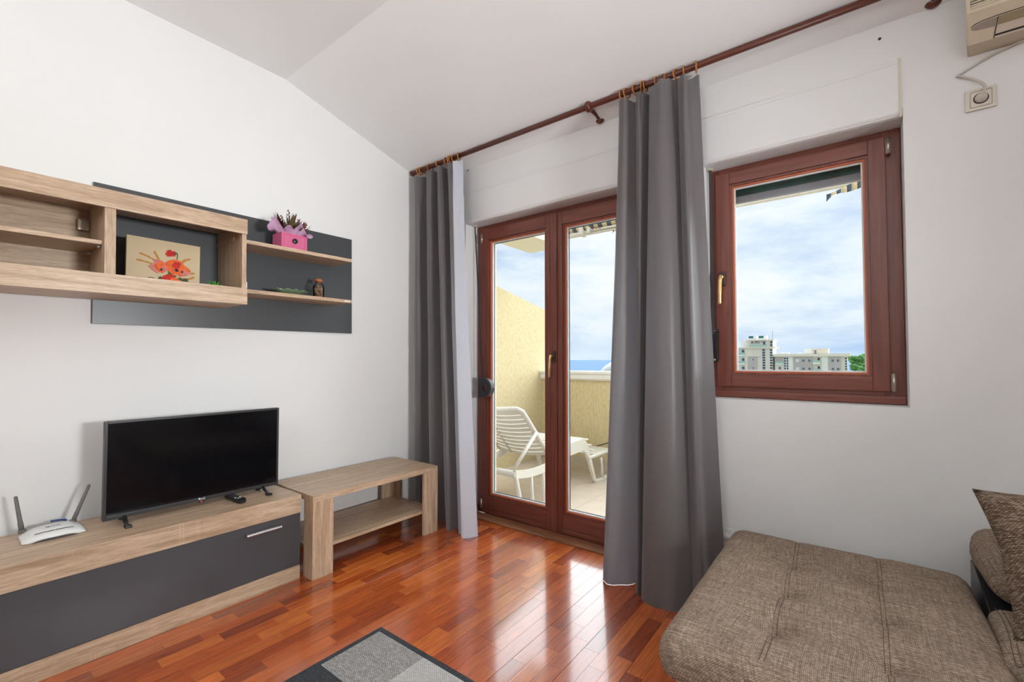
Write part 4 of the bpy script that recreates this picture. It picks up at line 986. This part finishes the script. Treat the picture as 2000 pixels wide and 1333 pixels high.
pc_ = catmull([(3.273, -0.034, 2.258), (3.279, -0.036, 2.272), (3.281, -0.030, 2.295), (3.264, -0.020, 2.325), (3.236, -0.012, 2.352), (3.212, -0.010, 2.368), (3.206, -0.008, 2.372), (3.214, -0.008, 2.376), (3.250, -0.008, 2.393), (3.300, -0.008, 2.416), (3.36, -0.008, 2.432), (3.42, -0.02, 2.442)], 5)
MB().tube(pc_, 0.0042, 8).build('cord', cable_w, pl)
ws = thing('wall_socket', (2.30, 0, 0.27), 'white wall socket low between wide curtain and sofa', 'socket')
MB().box(2.262, -0.011, 0.235, 2.338, 0.0, 0.32, 0.005).build('frame', white_p, ws); MB().lathe([(0.02, 0.0), (0.02, -0.002), (0.0, -0.002)], (2.30, -0.011, 0.277), 1, 20).build('insert', white_p, ws)

# ================================================================== OUTDOORS
BF = -0.151; PXX = -0.639; PYY = 2.715  # balcony floor, walls, overhang and cable: coordinates scaled outward from the camera position
bfm = MB().box(PXX-0.2, T, BF-0.15, 5.2, PYY+0.2, BF-0.006).build('balcony_floor', grout_m); struct(bfm, 'balcony floor of large sand-coloured tiles', 'floor')
tw = 0.362
tile_mesh = None
y = T; j = 0
while y < PYY-0.01:
    x = PXX; i = 0
    while x < 3.6:
        x1 = min(x+tw, 3.62); y1 = min(y+tw, PYY)
        o = MB().box(x+0.0015, y+0.0015, BF-0.008, x1-0.0015, y1-0.0015, BF, 0.001, seg=1).build('floor_tile', tile_m, bfm); x += tw; i += 1
    y += tw; j += 1
pt = MB().prism([(T, BF-0.1), (PYY+0.18, BF-0.1), (PYY+0.18, 1.89), (2.705, 1.917), (T, 2.367)], 0, PXX-0.18, PXX).build('wall_balcony', stucco); struct(pt, 'yellow stucco side wall of the balcony with sloping top', 'wall')
pp = thing('wall_parapet', (2.0, PYY+0.09, BF), 'yellow stucco balcony parapet with white stone cap', 'wall', None, 'structure')
MB().box(PXX, PYY, BF-0.1, 5.2, PYY+0.16, 0.931).build('parapet_wall', stucco, pp)
cap = [(PYY-0.038, 0.931), (PYY-0.060, 0.953), (PYY-0.060, 1.002), (PYY-0.082, 1.019), (PYY-0.082, 1.048), (PYY+0.235, 1.048), (PYY+0.235, 1.015), (PYY+0.20, 0.931)]
MB().prism(cap, 0, PXX, 5.2).build('cap_stone', cap_m, pp)
x = PXX
while x < 5.0:
    MB().box(x+0.002, PYY-0.010, BF, x+tw-0.002, PYY, BF+0.075, 0.001).build('skirting_tile', tile_m, pp); x += tw
struct(MB().box(-0.461, T, 2.5725, 0.028, 2.151, 2.75, 0.004).build('trim_2', slab_m), 'cream underside of the balcony overhang seen through the door', 'trim')
# shutter guide rails and lowered shutter ends
def shutter(x0, x1, zb, lab):
    t_ = thing('roller_shutter', ((x0+x1)/2, 0.24, zb), lab, 'shutter')
    MB().box(x0-0.03, 0.215, 0.0 if x0 < 1 else 0.995, x0, 0.262, 2.30).build('guide_rail', metal_w, t_); MB().box(x1, 0.215, 0.0 if x0 < 1 else 0.995, x1+0.03, 0.262, 2.30).build('guide_rail', metal_w, t_)
    n = int((2.30-zb-0.038)/0.045)+1
    for k in range(n):
        MB().box(x0, 0.232, zb+0.040+k*0.045, x1, 0.246, zb+0.083+k*0.045, 0.004).build('slat', shut_g, t_)
    e = MB().box(x0, 0.226, zb, x1, 0.252, zb+0.038, 0.004).build('end_bar', shut_b, t_)
    for x in (x0+0.02, x1-0.02): MB().lathe([(0.012, 0.0), (0.012, -0.006), (0.006, -0.012), (0.0, -0.012)], (x, 0.226, zb+0.018), 1, 14).build('stop_button', shut_b, e)
shutter(0.53, 1.80, 2.150, 'raised dark roller shutter edge above the balcony door')
shutter(2.295, 2.935, 2.092, 'raised green roller shutter end above the window')
# awning
aw = thing('awning', (2.2, 0.62, 2.2), 'rolled striped awning on a pale metal bar outside', 'awning')
AY = 0.62; az = 2.262
x = 0.90; k = 0
while x < 3.9:
    MB().tube([(x, AY, az), (x+0.0375, AY, az)], 0.030+0.001*(k % 3), 16).build('fabric_stripe', stripe_c if k % 2 else stripe_g, aw); x += 0.0375; k += 1
MB().box(0.90, AY-0.012, 2.198, 3.9, AY+0.03, 2.226, 0.004).build('front_bar', metal_w, aw)
for x in (1.115, 2.1, 3.2): MB().box(x, AY-0.040, 2.190, x+0.034, AY+0.04, 2.305, 0.005).build('bracket', metal_w, aw)
arm = MB().tube([(1.20, AY-0.03, 2.215), (1.9, AY-0.03, 2.205)], 0.011, 8); arm.box(1.19, AY-0.045, 2.200, 1.215, AY-0.01, 2.240, 0.003); arm.tube([(1.22, AY-0.035, 2.190), (1.5, AY-0.035, 2.186)], 0.006, 6); arm.build('folding_arm', metal_w, aw)
for x, z in ((1.13, 2.285), (1.21, 2.226), (1.24, 2.222), (1.27, 2.224), (1.30, 2.220)): MB().lathe([(0.0, -0.003), (0.007, -0.001), (0.005, 0.002), (0.0, 0.003)], (x, AY-0.046 if x < 1.2 else AY-0.0415, z), 1, 8).build('rust_spot', rust_m, aw)
rt_ = random.Random(3)
for (x0, n_, zz) in ((1.395, 6, 2.196), (2.735, 7, 2.190)):      # torn strips of cloth
    for k in range(n_):
        L = rt_.uniform(0.015, 0.035) if x0 < 2 else 0.022+0.012*abs(k-1.0)/3; xa = x0+k*0.024
        dip = 0.0 if x0 < 2 else -0.028+0.007*k
        q = MB(); rows = []
        for i in range(5):
            s = i/4; rows.append([(xa, AY-0.02+0.012*math.sin(3*s+k), zz+dip-L*s*(1.6 if k == 0 else 1)), (xa+0.022, AY-0.02+0.012*math.sin(3*s+k+0.8), zz+dip+0.006-L*s)])
        q.grid(rows); o = q.build('torn_cloth', stripe_g if k % 2 == 0 else stripe_c, aw, fix=False); md = o.modifiers.new('thickness', 'SOLIDIFY'); md.thickness = 0.002

# sun lounger
LF = -0.03      # modelled on a floor at this height, then enlarged and moved away from the camera
lg_ = thing('sun_lounger', (0.44, 1.1, LF), 'white plastic sun lounger with raised slatted back on the balcony', 'sun lounger')
LX0, LX1 = 0.115, 0.765
def side_poly(): return None
for sx, nm in ((LX1, 1), (LX0, -1)):
    a, b = (sx-0.028, sx) if nm > 0 else (sx, sx+0.028)
    up_ = catmull([(0.215, 0.345), (0.45, 0.315), (0.75, 0.330), (1.00, 0.425), (1.22, 0.438), (1.34, 0.415), (1.42, 0.30), (1.50, 0.12), (1.575, LF)], 5)
    lo_ = catmull([(1.545, LF), (1.47, 0.10), (1.38, 0.26), (1.29, 0.325), (1.15, 0.325), (1.00, 0.315), (0.75, 0.265), (0.45, 0.255), (0.215, 0.285)], 5)
    MB().prism(up_+lo_, 0, a, b, 0, 0.003).build('side_rail', lounger_m, lg_)
    # looped legs with two slots each
    for (pts, nm2) in (([(0.225, 0.30), (0.285, 0.10), (0.325, LF+0.012), (0.60, LF+0.012), (0.62, 0.10), (0.60, 0.28)], 'leg'), ([(1.45, 0.215), (1.50, 0.10), (1.57, LF+0.012), (1.87, LF+0.012), (1.93, 0.06), (1.955, 0.225)], 'leg')):
        l = MB(); xc = (a+b)/2
        l.tube([(xc, p[0], p[1]) for p in catmull(pts, 6)], 0.019, 8)
        mid = (pts[2][0]+pts[3][0])/2; l.tube([(xc, mid-0.03, pts[0][1]-0.02), (xc, mid-0.012, 0.12), (xc, mid, LF+0.012)], [0.016, 0.012, 0.020], 8)
        l.build(nm2, lounger_m, lg_)
    MB().tube([(xc, y_, z_) for y_, z_ in catmull([(1.40, 0.235), (1.55, 0.232), (1.80, 0.232), (1.95, 0.225)], 4)], 0.020, 8).build('foot_rail', lounger_m, lg_)
MB().tube([((LX0+LX1)/2-0.32+0.64*i/2, 0.225, 0.315) for i in range(3)], 0.026, 10).build('head_rail', lounger_m, lg_)
MB().box(LX0+0.01, 1.93, 0.19, LX1-0.01, 1.965, 0.245, 0.012).build('end_rail', lounger_m, lg_)
for k in range(9):
    y = 0.80+k*0.062; z = 0.345 + (0.095*math.sin(min(1, (y-0.75)/0.35)*PI/2) if y < 1.34 else 0)
    MB().box(LX0+0.028, y, z-0.012, LX1-0.028, y+0.048, z, 0.004).build('seat_slat', lounger_m, lg_)
for k in range(8):
    y = 1.40+k*0.068; z = 0.43-0.19*(k+0.2)/3 if k < 3 else 0.238
    MB().box(LX0+0.028, y, z-0.012, LX1-0.028, y+0.05, z, 0.004).build('seat_slat', lounger_m, lg_)
# backrest: pivots near y=.76, leans back towards the house
pv0 = Vector((0, 0.765, 0.365)); pv1 = Vector((0, 0.335, 0.815)); bd = (pv1-pv0); BL = bd.length; bd.normalize(); bn = Vector((0, -bd.z, bd.y))  # bn: towards the house side
if bn.y > 0: bn = -bn
bx0_, bx1_ = 0.165, 0.715; xm = (bx0_+bx1_)/2
def bk_(x, s, off=0.0):
    sag = 0.035*(1-((x-xm)/((bx1_-bx0_)/2))**2)
    p = pv0+bd*s*BL + bn*(off+sag); return (x, p.y, p.z)
fr_ = MB()
pth = [bk_(bx1_, 0), bk_(bx1_, 0.5), bk_(bx1_, 0.93), bk_(bx1_-0.03, 0.985), bk_(bx1_-0.09, 1.0)] + [bk_(bx0_+0.09+(bx1_-bx0_-0.18)*(1-i/6), 1.0) for i in range(1, 6)] + [bk_(bx0_+0.09, 1.0), bk_(bx0_+0.03, 0.985), bk_(bx0_, 0.93), bk_(bx0_, 0.5), bk_(bx0_, 0)]
fr_.tube(pth, 0.020, 8); bkf = fr_.build('backrest_frame', lounger_m, lg_)
for k in range(11):
    s0 = 0.03+k*0.086; q = MB(); rows = []
    for i in range(13):
        x = bx0_+0.015+(bx1_-bx0_-0.03)*i/12
        rows.append([bk_(x, s0, 0.000), bk_(x, s0+0.066, -0.004), bk_(x, s0+0.078, 0.010), bk_(x, s0+0.074, 0.013), bk_(x, s0+0.062, 0.004), bk_(x, s0, 0.008)])
    V = q.grid(rows, closed=True, smooth=False); q.build('backrest_slat', lounger_m, bkf)
MB().tube([bk_(xm-0.10, 0.05, 0.012), bk_(xm-0.10, 0.85, 0.012)], 0.008, 6).build('backrest_rib', lounger_m, bkf)
for x in (0.735, 0.145):
    a = bk_(0.70 if x > 0.4 else 0.18, 0.52, 0.0)
    MB().tube([(x, a[1], a[2]), (x, 0.24, 0.36)], [0.017, 0.015], 6).build('prop_strut', lounger_m, lg_)
mag = MB().box(0.20, 0.36, 0.345, 0.36, 0.48, 0.352, 0.001)
mag.build('tag_card', cream_strip, lg_)
lg_.scale = (1.098, 1.098, 1.098); lg_.location = (0.2036, 1.460, BF)  # amounts to scaling the lounger about the camera position, keeping its outline in view
cable('cable', [(0.665, 2.706, 0.761), (0.577, 2.695, 0.431), (0.489, 2.684, 0.245), (0.368, 2.668, 0.157), (0.215, 2.657, 0.102)], 0.006, cable_b, 'black cable hanging along the yellow parapet above the lounger')

# beyond: grey dome, sea, land, hotel, trees
dm = MB().lathe([(0.95*math.cos(a), 0.62*math.sin(a)) for a in [PI/2*i/10 for i in range(11)]][::-1], (-2.02, 9.3, 0.64), 2, 40)
dm.lathe([(0.97, -0.06), (0.97, 0.0)], (-2.02, 9.3, 0.64), 2, 40); dm.lathe([(0.5, -12.5), (0.5, 0.0)], (-2.02, 9.3, 0.64), 2, 24)
tag(dm.build('roof_dome', dome_m), 'grey dome rising behind the balcony parapet', 'dome')
m = MB(); ringp = [(22000*math.cos(2*PI*k/96), 22000*math.sin(2*PI*k/96), -18.0) for k in range(96)]; m.poly(ringp)
o = m.build('sea', sea_m); tag(o, 'calm blue sea stretching to the horizon', 'sea', None, 'stuff')
m = MB().prism([(-70, 60), (-75, 190), (-60, 300), (200, 420), (420, 300), (300, 20), (60, -60), (-40, -40)], 2, -19.0, -13.0)
tag(m.build('land', land_m), 'green land below the distant buildings', 'land', None, 'structure')

BY = 230.0
ht_ = thing('hotel_tower', (-33, BY+6, -13), 'pale hotel tower with AMI sign seen through the window', 'building')
def bpart(name, parent, m_, x0, z0, x1, z1, y0=0.0, y1=12.0): return MB().box(x0, BY+y0, z0, x1, BY+y1, z1).build(name, m_, parent)
bpart('tower_core', ht_, bld_tan, -35.4, -13, -26.8, 6.5, 0, 12); bpart('wing', ht_, bld_white, -43.5, -13, -35.4, 6.5, 1.5, 12)
bpart('corner_block', ht_, bld_cream, -38.2, -13, -35.4, 6.5, 0.0, 4)
bpart('top_floor', ht_, bld_tan, -37.0, 6.95, -26.6, 9.95, 0.6, 11); bpart('top_floor_wing', ht_, bld_white, -40.0, 6.95, -37.0, 10.3, 2.0, 11)
bpart('roof_slab', ht_, bld_cream, -42.0, 6.5, -25.6, 6.95, -1.0, 12.5); bpart('roof_edge', ht_, bld_cream, -37.6, 9.95, -26.2, 10.4, 0.0, 11.4); bpart('awning_slab', ht_, bld_cream, -26.6, 6.75, -23.0, 6.9, 0, 2)
bpart('recess_panel', ht_, bld_grey, -36.8, -13, -33.0, 2.6, -0.3, 0.05); bpart('recess_lintel', ht_, bld_tan, -36.8, 2.6, -31.6, 2.95, -0.6, 0.05)
st_ = bpart('stair_glazing', ht_, bld_white, -30.9, -5.5, -29.6, 6.3, -0.15, 0.1)
for k in range(10): bpart('pane', st_, win_dark, -30.8, -5.3+k*1.16, -29.7, -4.4+k*1.16, -0.22, 0.0)
st2 = bpart('corner_glazing', ht_, bld_white, -27.9, -5.5, -26.7, 6.3, -0.15, 0.1)
for k in range(10): bpart('pane', st2, win_dark, -27.8, -5.3+k*1.16, -26.8, -4.5+k*1.16, -0.22, 0.0)
st3 = bpart('corner_glazing', ht_, bld_white, -27.8, 7.1, -26.7, 9.9, 0.4, 0.7)
for k in range(2): bpart('pane', st3, win_dark, -27.7, 7.2+k*1.35, -26.8, 8.3+k*1.35, 0.3, 0.6)
for (x, z) in ((-34.6, 0.7), (-34.6, -3.2)): bpart('pane', bpart('window', ht_, win_white, x-0.35, z, x+0.35, z+1.1, -0.4, -0.2), win_dark, x-0.2, z+0.1, x+0.25, z+1.0, -0.45, -0.3)
bpart('window', ht_, win_dark, -30.5, 7.6, -29.7, 9.6, 0.4, 0.7); bpart('window', ht_, win_dark, -31.4, 9.2, -31.0, 9.6, 0.4, 0.7)
bpart('glass_railing', ht_, rail_glass, -36.0, 7.1, -28.9, 8.0, -0.7, -0.6)
for k in range(3):
    z = -4.4+k*3.9
    sl_ = bpart('balcony_slab', ht_, bld_white, -43.0, z-0.55, -37.9, z, -0.8, 1.6); bpart('glass_railing', sl_, rail_glass, -43.0, z, -38.0, z+1.1, -0.75, -0.65)
    w_ = bpart('balcony_door', ht_, win_white, -39.7, z, -38.3, z+2.4, 1.35, 1.5); bpart('pane', w_, win_dark, -39.5, z+0.1, -39.05, z+2.3, 1.28, 1.4); bpart('pane', w_, win_dark, -38.9, z+0.1, -38.5, z+2.3, 1.28, 1.4)
for x in (-35.6, -31.4): t_ = bpart('water_tank', ht_, bld_white, x-1.6, 10.4, x+2.0, 12.3, 3, 6); bpart('tank_panel', t_, teal, x-1.2, 11.2, x+0.7, 12.2, 2.9, 3.05)
bpart('roof_rail', ht_, bld_tan, -38.0, 10.95, -28.0, 11.1, 1.0, 1.15); MB().tube([(-26.8, BY+1, 10.4), (-26.8, BY+1, 14.2)], 0.06, 6).build('mast', darkgrey_p, ht_)
for ch, x in (('A', -35.0), ('M', -33.35), ('I', -32.2)): text('sign_letter', ch, 1.8, letter_m, ht_, frame_M((x, BY+0.5, 9.15), (1, 0, 0), (0, 0, 1)), 0.08)

lb = thing('apartment_block', (-13, BY+6, -13), 'long low apartment block with flat roof beside the hotel tower', 'building')
bpart('body', lb, bld_tan, -25.9, -13, 0.2, 2.55, 0, 12); rf_ = bpart('roof', lb, bld_cream, -26.4, 2.55, 1.4, 3.75, -1.2, 12.5)
bpart('bay', lb, bld_grey, -18.6, -13, -11.9, 2.5, -0.5, 0.1); bpart('bay', lb, bld_grey, -6.3, -13, -1.9, 2.5, -0.5, 0.1); bpart('pier', lb, bld_white, -8.6, -13, -6.3, 2.5, -0.3, 0.1); bpart('pier', lb, bld_white, -21.2, -13, -18.9, 2.5, -0.2, 0.1)
ph = bpart('penthouse', lb, bld_cream, -15.0, 3.75, -6.2, 6.0, 3, 9); bpart('penthouse_side', lb, bld_white, -15.0, 3.75, -12.2, 6.0, 2.9, 3.0); bpart('penthouse_roof', lb, bld_tan, -12.2, 5.5, -6.1, 6.1, 2.6, 9.2)
bpart('window', ph, win_dark, -11.3, 4.7, -10.5, 5.2, 2.9, 3.05); bpart('window', ph, win_dark, -11.3, 3.85, -10.5, 4.35, 2.9, 3.05)
for x in (-23.8, -22.2, -17.4): bpart('chimney', lb, bld_white, x, 3.75, x+1.5, 4.35, 3, 5)
for z in (0.15, -3.4):
    for x in (-17.4, -15.1, -12.9, -4.7, -2.9):
        w_ = bpart('window', lb, win_white, x-0.55, z, x+0.55 if x > -16.5 else x+0.8, z+1.3, -0.6, -0.45)
        if x > -16.5: bpart('pane', w_, win_dark, x-0.42, z+0.1, x-0.06, z+1.2, -0.66, -0.5); bpart('pane', w_, win_dark, x+0.06, z+0.1, x+0.42, z+1.2, -0.66, -0.5)
w_ = bpart('window', lb, win_white, -24.6, -3.2, -23.4, -1.9, -0.1, 0.05); bpart('pane', w_, win_dark, -24.4, -3.1, -24.05, -2.0, -0.16, 0.0); bpart('pane', w_, win_dark, -23.95, -3.1, -23.6, -2.0, -0.16, 0.0)
rc_ = bpart('loggia', lb, bld_grey, -25.8, -0.6, -22.6, 2.4, -0.05, 0.05); bpart('glass_railing', rc_, rail_glass, -25.8, -0.6, -22.6, 0.5, -0.5, -0.4); bpart('loggia_slab', rc_, bld_white, -25.8, -1.0, -22.4, -0.6, -0.5, 0.1)
for x0 in (-22.4, -21.4, -0.6):
    g_ = bpart('stair_glazing', lb, bld_white, x0, -5.5, x0+0.75, 2.45, -0.25, 0.05)
    for k in range(7): bpart('pane', g_, win_dark, x0+0.08, -5.3+k*1.1, x0+0.67, -4.5+k*1.1, -0.32, -0.2)
for z in (0.0, -3.6):
    b_ = bpart('balcony_slab', lb, bld_white, -11.7, z-0.7, -9.0, z, -1.2, 0.1); bpart('glass_railing', b_, rail_glass, -11.7, z, -9.0, z+0.9, -1.2, -1.1); bpart('balcony_door', lb, win_dark, -10.0, z, -9.2, z+2.0, -0.1, 0.05)

rt_ = random.Random(11)
def tree(x, y, z, r, lab):
    t_ = thing('tree', (x, y, -13), lab, 'tree', 'trees right of the apartment block')
    MB().tube([(x, y, -13.5), (x+0.2, y, z-r*0.4)], [0.5, 0.25], 8).build('trunk', trunk_m, t_)
    bm = MB()
    for k in range(16):
        c = Vector((x+rt_.uniform(-0.7, 0.7)*r, y+rt_.uniform(-0.6, 0.6)*r, z+rt_.uniform(-0.75, 0.55)*r)); rr = r*rt_.uniform(0.28, 0.48)
        rs = bmesh.ops.create_icosphere(bm.bm, subdivisions=3, radius=rr)
        for v in rs['verts']:
            n_ = 1+0.28*mnoise.noise(v.co*1.6+c)+0.16*mnoise.noise(v.co*5+c); v.co = c+Vector((v.co.x*n_, v.co.y*n_, v.co.z*n_*0.85))
            for f in v.link_faces: f.smooth = True
    bm.build('crown', tree_m, t_)
for x, y, z, r, lab in ((3.0, 246, 0.6, 3.0, 'rounded green tree touching the corner of the apartment block'), (7.0, 255, 0.6, 4.0, 'tallest broad green tree near the right window edge'), (3.6, 237, -3.0, 2.4, 'lower green tree in front of the others by the apartment block'), (7.3, 240, -2.4, 2.7, 'dark green tree at the lower right corner of the window pane'), (16.5, 252, 0.0, 4.0, 'green tree standing apart, hidden behind the right window sash')): tree(x, y, z, r, lab)
